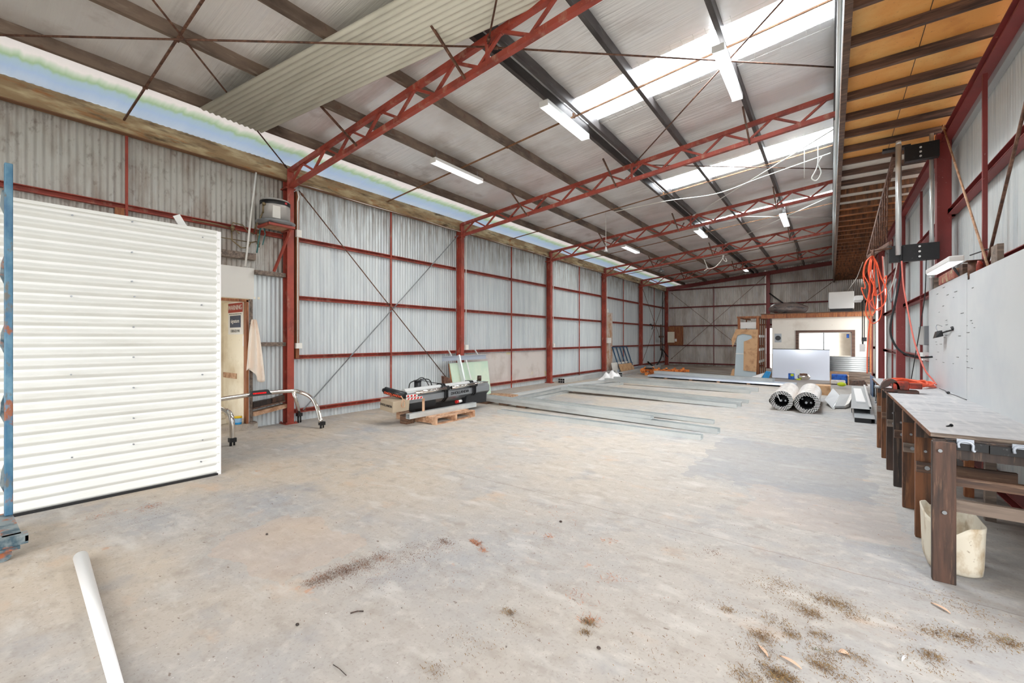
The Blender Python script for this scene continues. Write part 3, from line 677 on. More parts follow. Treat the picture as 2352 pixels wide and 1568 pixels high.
for px, py in ((166, 494), (303, 579), (303, 646), (164, 680), (309, 681), (304, 509), (465, 545), (463, 700), (307, 751), (307, 820), (307, 890), (307, 960), (307, 1020), (163, 860), (165, 1050), (465, 860), (465, 1010), (462, 1060)):
    dx = (px - 1176) / 985; dz = (779 - py) / 985; c, s_ = math.cos(YAW), math.sin(YAW)
    rx, ryy = c * dx - s_, s_ * dx + c
    tt = (-5.70) / rx
    x = -5.83 + .061 * (ryy * tt + 1.0)
    tt = (x + .012) / rx
    sc.cyl((x, ryy * tt, 1.55 + dz * tt), (x + .02, ryy * tt, 1.55 + dz * tt), .0075, 8)
sc.build('screw_heads', 'steel', t)
o = MB().box(-8.06, -8.02, 1.50, 1.60, 3.28, 3.40).build('timber_block', 'woodr'); tag(o, 'orange timber block fixed under the top girt above the partition', 'block')
o = MB().bar((-5.84, 1.68, 2.79), (-5.84, 1.60, 2.93), .01, .07, (0, 1, 0)).build('loose_flashing', 'white'); tag(o, 'pale strip of flashing poking up behind the white partition', 'flashing')

t = thing('rack_trolley', (-5.2, .34, 0), 'blue steel upright of a wheeled rack at the left edge, on a rusty base', 'trolley')
p = MB().box(-5.26, -5.20, .325, .37, .16, 2.94)
p.build('upright', 'blue', t, bevel=.006)
hk = MB()
for z in (2.70, 2.15, 1.6, 1.05, .5): hk.hexa([(-5.26, .305, z - .10), (-5.24, .305, z - .10), (-5.24, .325, z - .16), (-5.26, .325, z - .16), (-5.26, .31, z), (-5.24, .31, z), (-5.24, .325, z + .06), (-5.26, .325, z + .06)])
hk.build('support_hook', 'rbase', bpy.data.objects['upright'])
b = MB().box(-5.30, -4.66, .28, .37, .10, .16)
b.build('side_rail', 'rbase', t)
b = MB().ext([(-.035, -.035), (.035, -.035), (.035, .035), (-.035, .035), (-.035, .03), (.03, .03), (.03, -.03), (-.03, -.03), (-.03, .035)], (-4.66, -.9, .125), (-4.66, .40, .125))
b.build('front_rail', 'rbase', t)
MB().box(-4.695, -4.625, .385, .401, .105, .145).build('rail_opening', 'black', t)
MB().box(-4.74, -4.60, .25, .36, .07, .09).cyl((-4.69, .28, .045), (-4.62, .28, .045), .045, 16).build('castor', 'rbase', t)
MB().cyl((-5.28, .33, .05), (-5.22, .33, .05), .05, 16).box(-5.29, -5.21, .29, .36, .06, .10).build('castor', 'rbase', t)

o = MB().cyl((-4.19, .605, .037), (-2.2, .452, .0225), .039, 20, .0215).build('white_pole', 'whitep')
tag(o, 'thick white plastic pole lying on the floor at bottom left', 'pole')

# ------------------------------------------------------------------ left: doorway annex by the first column
wi = MB().box(-9.7, -8.19, 3.42, 3.46, 0.0, 2.3); wi.box(-9.74, -9.68, 1.9, 3.46, 0, 2.3); wi.box(-9.7, -8.16, 1.9, 3.46, 2.26, 2.3)
struct('wall_annex', wi, 'cream')
st = MB().box(-9.7, -8.02, 1.9, 3.36, -.01, .10); struct('floor', st, 'floor')
t = thing('door_frame', (-8.1, 2.6, .1), 'brown timber frame of the small doorway left of the first column', 'door frame'); 
MB().box(-8.16, -8.05, 3.19, 3.225, .1, 2.22).build('jamb', 'woodr', t)
MB().box(-8.15, -8.04, 3.24, 3.285, .1, 2.24).build('outer_post', 'woodg', t)
MB().box(-8.10, -8.06, 3.226, 3.239, .1, 2.22).build('edge_strip', 'whitep', t)
MB().box(-8.16, -8.05, 1.95, 3.225, 2.195, 2.235).build('head', 'woodr', t)
MB().box(-8.1, -7.98, 3.235, 3.33, .1, .125).build('foot_block', 'woodg', t)
o = MB().box(-8.10, -8.075, 1.9, 3.32, 2.25, 2.785).build('lintel_panel', 'panelg'); tag(o, 'blank pale grey panel above the small doorway', 'panel')
t = thing('warning_sign', (-9.08, 3.415, 1.6), 'warning sign with red and blue panels on the cream wall inside the small doorway', 'sign')
MB().box(-9.41, -8.745, 3.405, 3.419, 1.645, 2.27).build('plate', 'white', t)
MB().box(-9.40, -8.755, 3.400, 3.405, 2.06, 2.235).build('red_band', mat('sign_red', col(160, 52, 46), .5), t)
MB().box(-9.32, -8.84, 3.400, 3.405, 1.775, 2.0).build('blue_panel', mat('sign_navy', col(62, 74, 98), .5), t)
text('sign_lettering', 'WARNING', .128, 'white', bpy.data.objects['red_band'], (-9.08, 3.398, 2.148), (1, 0, 0), (0, 0, 1))
text('sign_lettering', 'signature', .105, 'white', bpy.data.objects['blue_panel'], (-9.08, 3.398, 1.895), (1, 0, 0), (0, 0, 1))
text('sign_lettering', '1300 623 941', .075, 'steel', t, (-9.08, 3.400, 1.705), (1, 0, 0), (0, 0, 1))
text('sign_lettering', 'These premises are protected by electronic security', .026, 'steel', t, (-9.08, 3.400, 2.03), (1, 0, 0), (0, 0, 1))
o = MB().box(-8.72, -8.60, 3.39, 3.42, 1.42, 1.62); o.box(-8.68, -8.64, 3.383, 3.39, 1.46, 1.49).box(-8.68, -8.64, 3.383, 3.39, 1.53, 1.56)
tag(o.build('light_switch', 'whitep', bevel=.004), 'white light switch right of the warning sign', 'switch')
o = MB().box(-9.66, -9.05, 3.407, 3.419, .80, .90).build('timber_strip', 'woodp'); tag(o, 'short tan strip stuck low on the cream annex wall', 'strip')
# towel
def cloth(mb, top, bot, n=18, m_=26):
    """hanging cloth bunched at the top; top/bot = (y0, y1, z)"""
    vs = []
    for j in range(m_ + 1):
        t_ = j / m_
        for i in range(n + 1):
            s_ = i / n
            k = t_ ** .8
            yy = (top[0] + (top[1] - top[0]) * s_) * (1 - k) + (bot[0] + (bot[1] - bot[0]) * s_) * k
            zb = bot[2] + .22 * (1 - s_) + .06 * math.sin(s_ * 7)
            zz = top[2] + (zb - top[2]) * t_
            xx = -7.98 + .05 * math.sin(s_ * 15 + t_ * 1.5) * (.25 + .75 * t_) + .03 * math.sin(pi * s_)
            vs.append((xx, yy, zz))
    w1 = n + 1
    mb.add(vs, [(j * w1 + i, j * w1 + i + 1, (j + 1) * w1 + i + 1, (j + 1) * w1 + i) for j in range(m_) for i in range(n)], True)
tw = MB(); cloth(tw, (3.245, 3.31, 1.89), (3.14, 3.47, .80))
o = tag(tw.build('towel', 'towel', solid=.006), 'peach towel hanging on the post of the small doorway', 'towel')
# noggings, shelves and planks
for z, lab, y0 in ((2.72, 'upper weathered timber nogging between the doorway and first column', 3.32), (1.462, 'lower weathered timber nogging between the doorway and first column', 3.38)):
    tag(MB().box(-8.12, -8.0, y0, 3.83, z - .035, z + .035).build('timber_nogging', 'woodg'), lab, 'nogging')
tag(MB().hexa([(-8.1, 3.29, .22), (-7.98, 3.29, .22), (-7.98, 3.85, .30), (-8.1, 3.85, .30), (-8.1, 3.29, .29), (-7.98, 3.29, .29), (-7.98, 3.85, .37), (-8.1, 3.85, .37)]).build('timber_nogging', 'woodp'), 'pale low plank behind the chrome sports bar', 'nogging')
t = thing('timber_offcuts', (-8.02, 3.6, .36), 'dark timber offcuts lying on the pale low plank', 'offcuts')
MB().hexa([(-8.1, 3.29, .34), (-7.99, 3.29, .34), (-7.99, 3.82, .41), (-8.1, 3.82, .41), (-8.1, 3.29, .37), (-7.99, 3.29, .37), (-7.99, 3.82, .44), (-8.1, 3.82, .44)]).build('board', 'woodx', t)
MB().hexa([(-8.1, 3.29, .375), (-8.0, 3.29, .375), (-8.0, 3.58, .41), (-8.1, 3.58, .41), (-8.1, 3.29, .46), (-8.0, 3.29, .46), (-8.0, 3.58, .49), (-8.1, 3.58, .49)]).build('board', 'woodk', t)
MB().hexa([(-8.1, 3.59, .415), (-8.0, 3.59, .415), (-8.0, 3.81, .445), (-8.1, 3.81, .445), (-8.1, 3.59, .49), (-8.0, 3.59, .49), (-8.0, 3.81, .53), (-8.1, 3.81, .53)]).build('board', 'woodd', t)
# valve assembly and shelf above the lintel
tag(MB().box(-8.12, -8.0, 1.9, 3.32, 2.92, 3.03).build('timber_shelf', 'woodg'), 'pale stained timber rail above the blank grey panel', 'timber rail')
t = thing('pipe_fittings', (-8.0, 3.1, 3.1), 'brass valves and copper pipes above the doorway', 'pipework')
MB().tube([(-8.02, 2.4, 3.42), (-8.02, 2.75, 3.42), (-8.02, 2.95, 3.40)], .012).tube([(-8.02, 2.4, 3.22), (-8.02, 3.28, 3.22)], .008).tube([(-8.02, 2.95, 3.42), (-8.02, 2.97, 3.50), (-8.02, 3.12, 3.49), (-8.02, 3.2, 3.40), (-8.02, 3.3, 3.37)], .011).tube([(-8.02, 2.95, 3.38), (-8.02, 2.96, 3.2), (-8.02, 3.1, 3.1), (-8.02, 3.2, 3.12), (-8.02, 3.25, 3.22), (-8.02, 3.34, 3.25)], .011).build('pipe', 'copper', t)
MB().ball((-8.0, 2.96, 3.41), .035, 6).cyl((-8.0, 2.96, 3.35), (-8.0, 2.96, 3.45), .02).cyl((-7.99, 3.0, 3.38), (-7.97, 3.05, 3.32), .01).cyl((-8.0, 3.36, 3.15), (-8.0, 3.36, 3.45), .018).ball((-8.0, 3.36, 3.37), .03, 6).ball((-8.0, 3.36, 3.22), .03, 6).build('valve', 'copper', t)
MB().tube([(-8.0, 3.40, 3.75), (-7.98, 3.40, 3.6), (-7.98, 3.36, 3.3), (-7.99, 3.33, 3.05)], .012).tube([(-7.98, 3.42, 3.6), (-7.97, 3.46, 3.4), (-7.98, 3.42, 3.2)], .009).build('hose', 'teal', t)
o = MB().cyl((-7.97, 3.14, 2.79), (-8.02, 3.33, 4.45), .016).build('vent_pipe', 'wline'); tag(o, 'thin white pipe rising from the blank panel to the eave', 'pipe')
# water heater
t = thing('water_heater', (-7.82, 3.55, 3.53), 'small round grey water heater on a red bracket beside the first column', 'water heater')
MB().lathe([(.0, 0), (.235, 0), (.235, .36), (.225, .39), (.2, .40), (0, .40)], (-7.82, 3.56, 3.575), 32).build('tank', 'heater', t)
MB().lathe([(.238, .29), (.238, .36), (.24, .36)], (-7.82, 3.56, 3.575), 32).build('top_band', 'dark', bpy.data.objects['tank'])
MB().lathe([(0, 0), (.27, 0), (.31, .045), (.31, .055), (.26, .012), (0, .012)], (-7.80, 3.56, 3.53), 32).build('drip_tray', 'steel', t)
MB().hexa([(-7.625, 3.42, 3.62), (-7.60, 3.42, 3.62), (-7.585, 3.54, 3.62), (-7.61, 3.54, 3.62), (-7.625, 3.42, 3.83), (-7.60, 3.42, 3.83), (-7.585, 3.54, 3.83), (-7.61, 3.54, 3.83)]).build('access_cover', 'panelg', bpy.data.objects['tank'])
MB().cbox((-7.60, 3.62, 3.905), (.02, .07, .03)).build('red_label', 'redc', bpy.data.objects['tank'])
MB().ball((-7.72, 3.33, 3.85), .03, 6).cyl((-7.75, 3.33, 3.7), (-7.75, 3.33, 3.88), .015).tube([(-7.76, 3.33, 3.72), (-7.8, 3.3, 3.6), (-7.9, 3.28, 3.5), (-8.02, 3.3, 3.4)], .012).build('valve', 'copper', t)
t = thing('heater_bracket', (-7.8, 3.56, 2.75), 'red steel bracket with a sloping strut holding the water heater', 'bracket')
MB().box(-8.0, -7.58, 3.34, 3.38, 3.485, 3.525).box(-8.0, -7.58, 3.74, 3.78, 3.485, 3.525).box(-7.60, -7.56, 3.34, 3.78, 3.485, 3.525).build('frame', 'red', t)
MB().box(-7.98, -7.6, 3.38, 3.74, 3.50, 3.515).build('deck', 'woodp', t)
MB().bar((-7.62, 3.74, 3.49), (-8.0, 3.62, 2.765), .035, .035).build('strut', 'red', t)
# conduit and box on column 1, timber packer
o = MB().tube([(-7.95, 4.02, 1.45), (-7.95, 4.02, 4.1), (-7.95, 4.04, 4.2), (-7.95, 4.02, 4.3)], .014); o.box(-7.98, -7.92, 3.99, 4.08, 3.45, 3.58).box(-7.98, -7.92, 3.98, 4.09, 1.38, 1.48)
tag(o.build('conduit', 'wline'), 'white electrical conduit with boxes down the side of the first column', 'conduit')
tag(MB().box(-8.08, -7.97, 4.0, 4.06, 1.2, 4.3).build('timber_packer', 'woodr'), 'orange timber strip standing against the first column', 'timber strip')
for i, y in enumerate(YT[1:3]):
    o = MB().cyl((-7.97, y + .16, 1.3), (-7.97, y + .16, 4.3), .012, 8).box(-8.0, -7.93, y + .12, y + .22, 1.27, 1.40)
    tag(o.build('conduit', 'wline'), 'white conduit and power point beside the %s column' % ORD[i + 1], 'conduit')
o = MB().cyl((-7.97, 17.80, 1.5), (-7.97, 17.80, 4.3), .012, 8).box(-8.0, -7.9, 17.75, 18.1, 1.38, 1.62).box(-8.0, -7.95, 17.78, 17.9, 2.75, 2.9)
tag(o.build('conduit', 'wline'), 'white conduit with a wide power box on the brown board', 'conduit')
tag(MB().box(-8.06, -8.02, 17.85, 18.5, .1, 2.75).build('backing_board', wood('stained_backing_board', col(190, 150, 116), col(214, 206, 200), col(170, 112, 66), (1, 1, .8))), 'tall brown-stained board beside the fourth column', 'board')

# ------------------------------------------------------------------ sports bar (stainless)
def smooth(pts, n=6):
    P = [V(p) for p in pts]; out = []
    P2 = [P[0] * 2 - P[1]] + P + [P[-1] * 2 - P[-2]]
    for i in range(1, len(P2) - 2):
        a, b, c, d = P2[i - 1:i + 3]
        for k in range(n):
            t_ = k / n
            out.append(.5 * ((2 * b) + (-a + c) * t_ + (2 * a - 5 * b + 4 * c - d) * t_ ** 2 + (-a + 3 * b - 3 * c + d) * t_ ** 3))
    return out + [P[-1]]
t = thing('sports_bar', (-7.4, 3.2, 0), 'chrome ute sports bar standing on the floor in front of the first column', 'sports bar')
MB().tube(smooth([(-7.00, 2.585, .07), (-7.02, 2.575, .42), (-7.22, 2.53, .53), (-7.60, 2.46, .56), (-7.76, 2.50, .585), (-7.8, 2.9, .61), (-7.8, 3.3, .625), (-7.80, 3.80, .62), (-7.74, 3.93, .60), (-7.5, 4.02, .52), (-7.3, 4.03, .36), (-7.14, 4.02, .10)], 7), .036, 12).build('tube', 'chrome', t)
MB().tube([(-7.78, 3.86, .60), (-7.86, 3.97, .35), (-7.92, 4.03, .17)], .032, 10).build('rear_leg', 'chrome', t)
MB().tube([(-7.78, 2.52, .57), (-7.9, 2.46, .35), (-7.96, 2.42, .12)], .032, 10).build('rear_leg', 'chrome', t)
for p in ((-7.00, 2.585), (-7.13, 4.03), (-7.93, 4.04), (-7.97, 2.42)):
    h = .17 if p[0] < -7.5 and p[1] > 3 else .10
    MB().cbox((p[0], p[1], h - .015), (.085, .085, .06)).cyl((p[0], p[1] - .02, h - .05), (p[0], p[1] - .02, 0.0), .018, 8).cyl((p[0], p[1] + .025, h - .05), (p[0], p[1] + .025, 0.005), .014, 8).build('foot', 'black', t)
b = MB().hexa([(-7.83, 3.10, .60), (-7.74, 3.10, .60), (-7.74, 3.47, .605), (-7.83, 3.47, .605), (-7.83, 3.16, .68), (-7.76, 3.16, .68), (-7.76, 3.42, .685), (-7.83, 3.42, .685)]).build('brake_light_housing', 'black', t)
l_ = MB()
for k in range(5): l_.ball((-7.742, 3.20 + .038 * k, .640), .014, 5)
l_.box(-7.752, -7.742, 3.17, 3.38, .627, .653)
l_.build('brake_light', 'redled', b)
o = MB().lathe([(0, 0), (.05, 0), (.055, .02), (.055, .12), (0, .12)], (-8.13, 3.09, .1), 16)
t = thing('plastic_tub', (-8.13, 3.09, .1), 'small blue plastic tub with a yellow lid on the doorway step', 'tub')
MB().lathe([(0, 0), (.05, 0), (.055, .02), (.055, .11), (0, .11)], (-8.13, 3.09, .1), 16).build('tub', 'bluet', t)
MB().lathe([(.051, .002), (.056, .02), (.0555, .035)], (-8.13, 3.09, .1), 16).build('base', 'bluel', t)
MB().lathe([(0, .135), (.058, .135), (.060, .108), (0, .108)], (-8.13, 3.09, .1), 16).build('lid', 'yellow', t)
o = MB(); 
for j in range(5): o.hexa([(-8.45 - .02 * j, 2.74, .1 + .1 * j), (-8.28, 2.74, .1 + .1 * j), (-8.28, 3.0 - .03 * j, .1 + .1 * j), (-8.45 - .02 * j, 3.0 - .03 * j, .1 + .1 * j), (-8.47 - .02 * j, 2.76, .2 + .1 * j), (-8.30, 2.76, .2 + .1 * j), (-8.30, 2.97 - .03 * j, .2 + .1 * j), (-8.47 - .02 * j, 2.97 - .03 * j, .2 + .1 * j)])
tag(o.build('paper_sack', 'cream', bevel=.02), 'crumpled cream sack standing inside the small doorway', 'sack')
t = thing('paint_bucket', (-8.3, 2.62, .1), 'white bucket with black marks on the doorway step at the partition edge', 'bucket')
MB().lathe([(0, 0), (.11, 0), (.13, .22), (.135, .22), (.135, .24), (.12, .24), (.1, .02), (0, .02)], (-8.3, 2.62, .1), 20).build('pail', 'white', t)
MB().cbox((-8.172, 2.66, .2), (.02, .05, .06)).build('label', 'black', t)

# ------------------------------------------------------------------ pallets and tail-lift machine
def pallet(cx, cy, lx, ly, m, label, rot=0, h=.135):
    t = thing('pallet', (cx, cy, 0), label, 'pallet'); R = Matrix.Rotation(rot, 3, 'Z')
    def B(x0, x1, y0, y1, z0, z1, nm):
        q = MB().box(x0, x1, y0, y1, z0, z1)
        q.v = [tuple(R @ V(v) + V((cx, cy, 0))) for v in q.v]; q.build(nm, m, t)
    for k in range(3):
        x = -lx / 2 + .025 + k * (lx - .05) / 2
        B(x - .025, x + .025, -ly / 2, ly / 2, .018, h - .02, 'stringer')
    for k in range(7):
        y = -ly / 2 + .05 + k * (ly - .1) / 6
        B(-lx / 2, lx / 2, y - .045, y + .045, h - .02, h, 'deck_board')
    for k in range(3):
        y = -ly / 2 + .05 + k * (ly - .1) / 2
        B(-lx / 2, lx / 2, y - .05, y + .05, 0, .018, 'bottom_board')
    return t
pallet(-6.27, 5.92, 1.07, 1.1, 'woodp', 'worn timber pallet under the tail-lift machine, nearest the camera', pi / 2)
tag(MB().box(-6.38, -6.2, 5.12, 5.3, 0, .16).build('timber_blocks', 'woodx'), 'dark timber block under the left end of the tail-lift machine', 'block')
o = MB().ext([(-.05, -.045), (.05, -.045), (.05, .045), (-.05, .045), (-.05, .04), (.045, .04), (.045, -.04), (-.045, -.04), (-.045, .045)], (-6.02, 5.0, .182), (-6.02, 6.78, .182)).build('steel_tube', 'galv'); tag(o, 'square galvanised tube lying on the pallet in front of the tail-lift machine', 'steel tube')
MBx = -6.42
t = thing('tail_lift', (MBx, 6.0, .135), 'tail-lift machine with chrome cylinders and black frame lying on two pallets', 'tail lift')
def octo(r, k=1.0): return [(r * math.cos(pi / 8 + pi / 4 * i), r * k * math.sin(pi / 8 + pi / 4 * i)) for i in range(8)]
MB().ext(octo(.15), (MBx + .03, 5.2, .42), (MBx + .03, 7.55, .45)).build('beam', 'steel', t)
MB().ext(octo(.07), (MBx + .04, 5.2, .56), (MBx + .04, 7.2, .575)).build('upper_beam', 'galv2', t)
MB().cyl((MBx + .19, 5.35, .545), (MBx + .19, 6.15, .56), .035, 14).build('cylinder', 'chrome', t)
MB().cyl((MBx + .19, 6.3, .56), (MBx + .19, 7.0, .58), .035, 14).build('cylinder', 'chrome', t)
MB().cyl((MBx + .19, 6.95, .58), (MBx + .2, 7.45, .59), .014, 10).build('piston_rod', 'chrome', bpy.data.objects['cylinder.001'])
for y in (6.15, 7.0):
    MB().ext(octo(.19, 1.05), (MBx + .03, y - .03, .46), (MBx + .03, y - .005, .46)).ext(octo(.19, 1.05), (MBx + .03, y + .03, .46), (MBx + .03, y + .055, .46)).cyl((MBx + .16, y - .09, .56), (MBx + .16, y + .1, .56), .05, 12).build('mounting_ring', 'dark', t)
MB().hexa([(-6.66, 4.88, .26), (-6.26, 4.86, .235), (-6.2, 5.18, .25), (-6.6, 5.2, .27), (-6.66, 4.90, .46), (-6.27, 4.88, .43), (-6.2, 5.2, .45), (-6.6, 5.22, .48)]).build('end_box', 'beige', t, bevel=.008)
text('lettering', 'DHOLLANDIA', .058, 'dark', bpy.data.objects['end_box'], (-6.46, 4.865, .355), (1, -.04, -.07), (0, 0, 1))
MB().cyl((-6.66, 5.0, .60), (-6.28, 5.16, .51), .068, 20).cyl((-6.70, 4.985, .605), (-6.655, 5.0, .60), .035, 14).build('motor', 'dark', t)
text('lettering', 'DHOLLANDIA', .055, 'orange', bpy.data.objects['motor'], (-6.445, 5.0, .535), (.38, .16, -.09), (0, .25, 1))
text('lettering', 'DHOLLANDIA', .085, 'dark', bpy.data.objects['beam.001'] if 'beam.001' in bpy.data.objects else t, (MBx + .174, 6.58, .44), (0, 1, .02), (.1, 0, 1))
MB().box(-6.50, -6.26, 5.18, 5.9, .24, .42).build('black_frame', 'black', t)
MB().hexa([(MBx, 6.75, .14), (MBx + .16, 6.75, .14), (MBx + .16, 7.45, .14), (MBx, 7.45, .14), (MBx, 6.85, .42), (MBx + .14, 6.85, .42), (MBx + .14, 7.5, .43), (MBx, 7.5, .43)]).build('end_plate', 'dark', t, bevel=.01)
MB().box(MBx - .16, MBx + .02, 5.5, 7.4, .14, .26).build('lower_frame', 'black', t)
st = MB().box(-6.12, -6.05, 5.16, 5.17, .46, .52)
for k in range(6): pass
sr = MB().box(-6.235, -6.215, 5.14, 5.52, .43, .475).box(-6.235, -6.215, 5.14, 5.40, .485, .53); sr.build('reflector_strip', 'white', t)
sr = MB()
for k in range(5): sr.hexa([(-6.213, 5.15 + .075 * k, .435), (-6.209, 5.15 + .075 * k, .435), (-6.209, 5.19 + .075 * k, .435), (-6.213, 5.19 + .075 * k, .435), (-6.213, 5.17 + .075 * k, .47), (-6.209, 5.17 + .075 * k, .47), (-6.209, 5.21 + .075 * k, .47), (-6.213, 5.21 + .075 * k, .47)])
for k in range(3): sr.box(-6.213, -6.209, 5.15 + .08 * k, 5.19 + .08 * k, .49, .525)
sr.build('red_stripe', 'redc', t)
MB().tube(smooth([(-6.2, 5.0, .53), (-6.16, 5.0, .47), (-6.17, 4.98, .36), (-6.15, 5.02, .33), (-6.16, 5.05, .38), (-6.18, 5.04, .48)]), .009, 6).build('strap', 'woodp', t)
MB().box(-6.05, -6.035, 5.36, 5.41, .22, .46).build('strap', 'woodp', t)
MB().cyl((-6.62, 5.75, .40), (-6.62, 5.75, .72), .07, 14).cyl((-6.62, 5.75, .71), (-6.62, 5.75, .735), .078, 14).build('pump_motor', 'dark', t)
MB().tube(smooth([(-6.6, 5.72, .74), (-6.55, 5.5, .70), (-6.5, 5.42, .55)]), .011, 6).tube(smooth([(-6.6, 5.8, .75), (-6.55, 6.0, .72), (-6.5, 6.05, .5)]), .011, 6).tube(smooth([(-6.62, 5.78, .74), (-6.5, 6.1, .66), (-6.42, 6.5, .60)]), .008, 6).tube(smooth([(-6.6, 5.7, .74), (-6.58, 5.85, .78), (-6.52, 5.95, .62), (-6.5, 5.95, .45)]), .009, 6).build('hose', 'black', t)
MB().hexa([(-6.75, 6.55, .5), (-6.68, 6.55, .5), (-6.68, 6.75, .5), (-6.75, 6.75, .5), (-6.75, 6.52, .76), (-6.68, 6.52, .76), (-6.68, 6.72, .70), (-6.75, 6.72, .70)]).build('bracket', 'rust', t)
MB().cyl((MBx + .13, 6.5, .24), (MBx + .13, 6.56, .24), .035, 12).build('red_cap', 'redc', t)
MB().cyl((MBx + .13, 6.56, .24), (MBx + .13, 6.66, .245), .03, 12).build('white_reservoir', 'whitep', t)

# green board stack + channel rack leaning by column 2
t = thing('green_boards', (-7.8, 8.7, 0), 'pale green board leaning on the left wall beyond the machine', 'board')
MB().hexa([(-7.60, 7.82, .05), (-7.575, 7.82, .05), (-7.575, 9.22, .03), (-7.60, 9.22, .03), (-7.92, 7.93, .93), (-7.895, 7.93, .93), (-7.895, 9.45, .93), (-7.92, 9.45, .93)]).build('sheet', 'green', t)
MB().hexa([(-7.66, 7.80, .05), (-7.61, 7.80, .05), (-7.61, 9.20, .03), (-7.66, 9.20, .03), (-7.93, 7.91, .92), (-7.921, 7.91, .92), (-7.921, 9.43, .92), (-7.93, 9.43, .92)]).build('board_edge', 'woodr', t)
pallet(-7.05, 8.75, .75, 1.1, 'woodp', 'old timber pallet lying at the foot of the pale green board', .1, .07)
t = thing('channel_rack', (-7.8, 8.4, 0), 'galvanised channel frame leaning in front of the pale green board', 'steel frame')
MB().ext(cprof(.05, .12), (-7.86, 7.62, 1.06), (-7.86, 9.33, 1.06)).build('cross_channel', 'zinc', t)
MB().bar((-7.83, 8.17, 1.13), (-7.50, 8.08, .30), .11, .045, (0, 1, 0)).build('leaning_channel', 'galv', t)
MB().bar((-7.95, 7.93, 1.28), (-7.90, 8.05, 1.05), .03, .03).build('offcut', 'galv2', t)
MB().bar((-7.95, 8.95, 1.28), (-7.90, 9.1, 1.05), .03, .03).build('offcut', 'galv2', t)
MB().bar((-7.80, 8.45, 1.0), (-7.60, 8.42, .5), .03, .012).build('strap', 'white', t)
t = thing('hand_grinder', (-7.45, 8.6, .42), 'small round motor hanging in front of the pale green board', 'tool')
MB().cyl((-7.5, 8.56, .52), (-7.42, 8.62, .52), .075, 16).build('motor', 'vised', t)
MB().box(-7.53, -7.5, 8.38, 8.56, .40, .46).build('base', 'black', t)
tag(MB().box(-8.151, -8.143, 8.7, 13.0, .12, 1.14).build('lining_board', 'pinkb'), 'stained pinkish lining board low on the wall right of the green board', 'lining board')

# ------------------------------------------------------------------ steel sections on the floor
def sect(p, q, prof, m, label, up=(0, 0, 1), name='steel_channel'):
    return tag(MB().ext(prof, p, q, up).build(name, m), label, 'steel channel' if name == 'steel_channel' else name.replace('_', ' '), 'galvanised sections on the floor')
sect((-5.62, 7.12, 0), (-1.60, 7.08, 0), uprof(.15, .075), 'galv', 'galvanised channel lying on the floor nearest the camera')
sect((-6.72, 8.05, .055), (-1.48, 7.70, 0.0), uprof(.17, .085), 'galv', 'long galvanised channel, second from the camera, underneath a shorter one')
sect((-6.80, 7.95, .145), (-2.62, 7.82, .09), uprof(.16, .07), 'galv', 'shorter galvanised channel stacked on the second one')
sect((-6.1, 8.62, .06), (-1.72, 8.52, 0), uprof(.13, .07), 'galv', 'galvanised channel just behind the stacked pair')
tag(MB().box(-6.9, -6.6, 7.86, 8.2, 0, .05).box(-6.3, -6.05, 7.95, 8.2, 0, .05).box(-5.75, -5.5, 7.9, 8.1, 0, .05).build('packing_blocks', 'woodx'), 'dark packing blocks under the left end of the long channels', 'packing')
sect((-6.30, 10.92, .085), (-1.70, 10.80, .0), uprof(.11, .085), 'galv', 'galvanised channel in the middle group, front one')
sect((-6.25, 11.25, .085), (-1.66, 11.15, .0), [(-.06, 0), (.06, 0), (.06, .1), (-.06, .1)], 'galv', 'boxed galvanised section in the middle group')
sect((-6.1, 11.95, .08), (-1.60, 11.75, 0), uprof(.11, .08), 'galv', 'galvanised channel in the middle group, rear one')
tag(MB().bar((-6.2, 10.98, .02), (-3.4, 10.95, .02), .05, .035).build('timber_bearer', 'woodg'), 'thin timber bearer under the middle group of channels', 'bearer')
sect((-6.4, 14.15, .08), (-1.85, 13.9, 0), uprof(.13, .1), 'galv', 'galvanised channel in the far group, front one')
sect((-6.3, 14.7, .08), (-1.72, 14.55, 0), [(-.07, 0), (.07, 0), (.07, .12), (-.07, .12)], 'galv', 'boxed galvanised section in the far group')
sect((-5.9, 18.0, .12), (-1.55, 16.9, .10), uprof(.2, .12), 'galv', 'galvanised channel lying on the blue-grey flashing at the back')
o = MB().hexa([(-5.95, 17.2, .05), (-.9, 16.35, .05), (-.9, 17.1, .05), (-5.9, 18.4, .05), (-5.95, 17.25, .11), (-.9, 16.4, .11), (-.9, 17.1, .11), (-5.9, 18.4, .11)]).build('flashing_stack', 'zinc'); tag(o, 'stack of blue-grey flashings on small timber blocks at the back', 'flashing')
b = MB()
for k in range(5): x = -5.2 + k * .98; y = 17.22 - (x + 5.95) * .168; b.box(x - .05, x + .05, y, y + .9, 0, .05)
tag(b.build('timber_blocks', 'woodp'), 'small pale timber blocks under the blue-grey flashings', 'blocks')
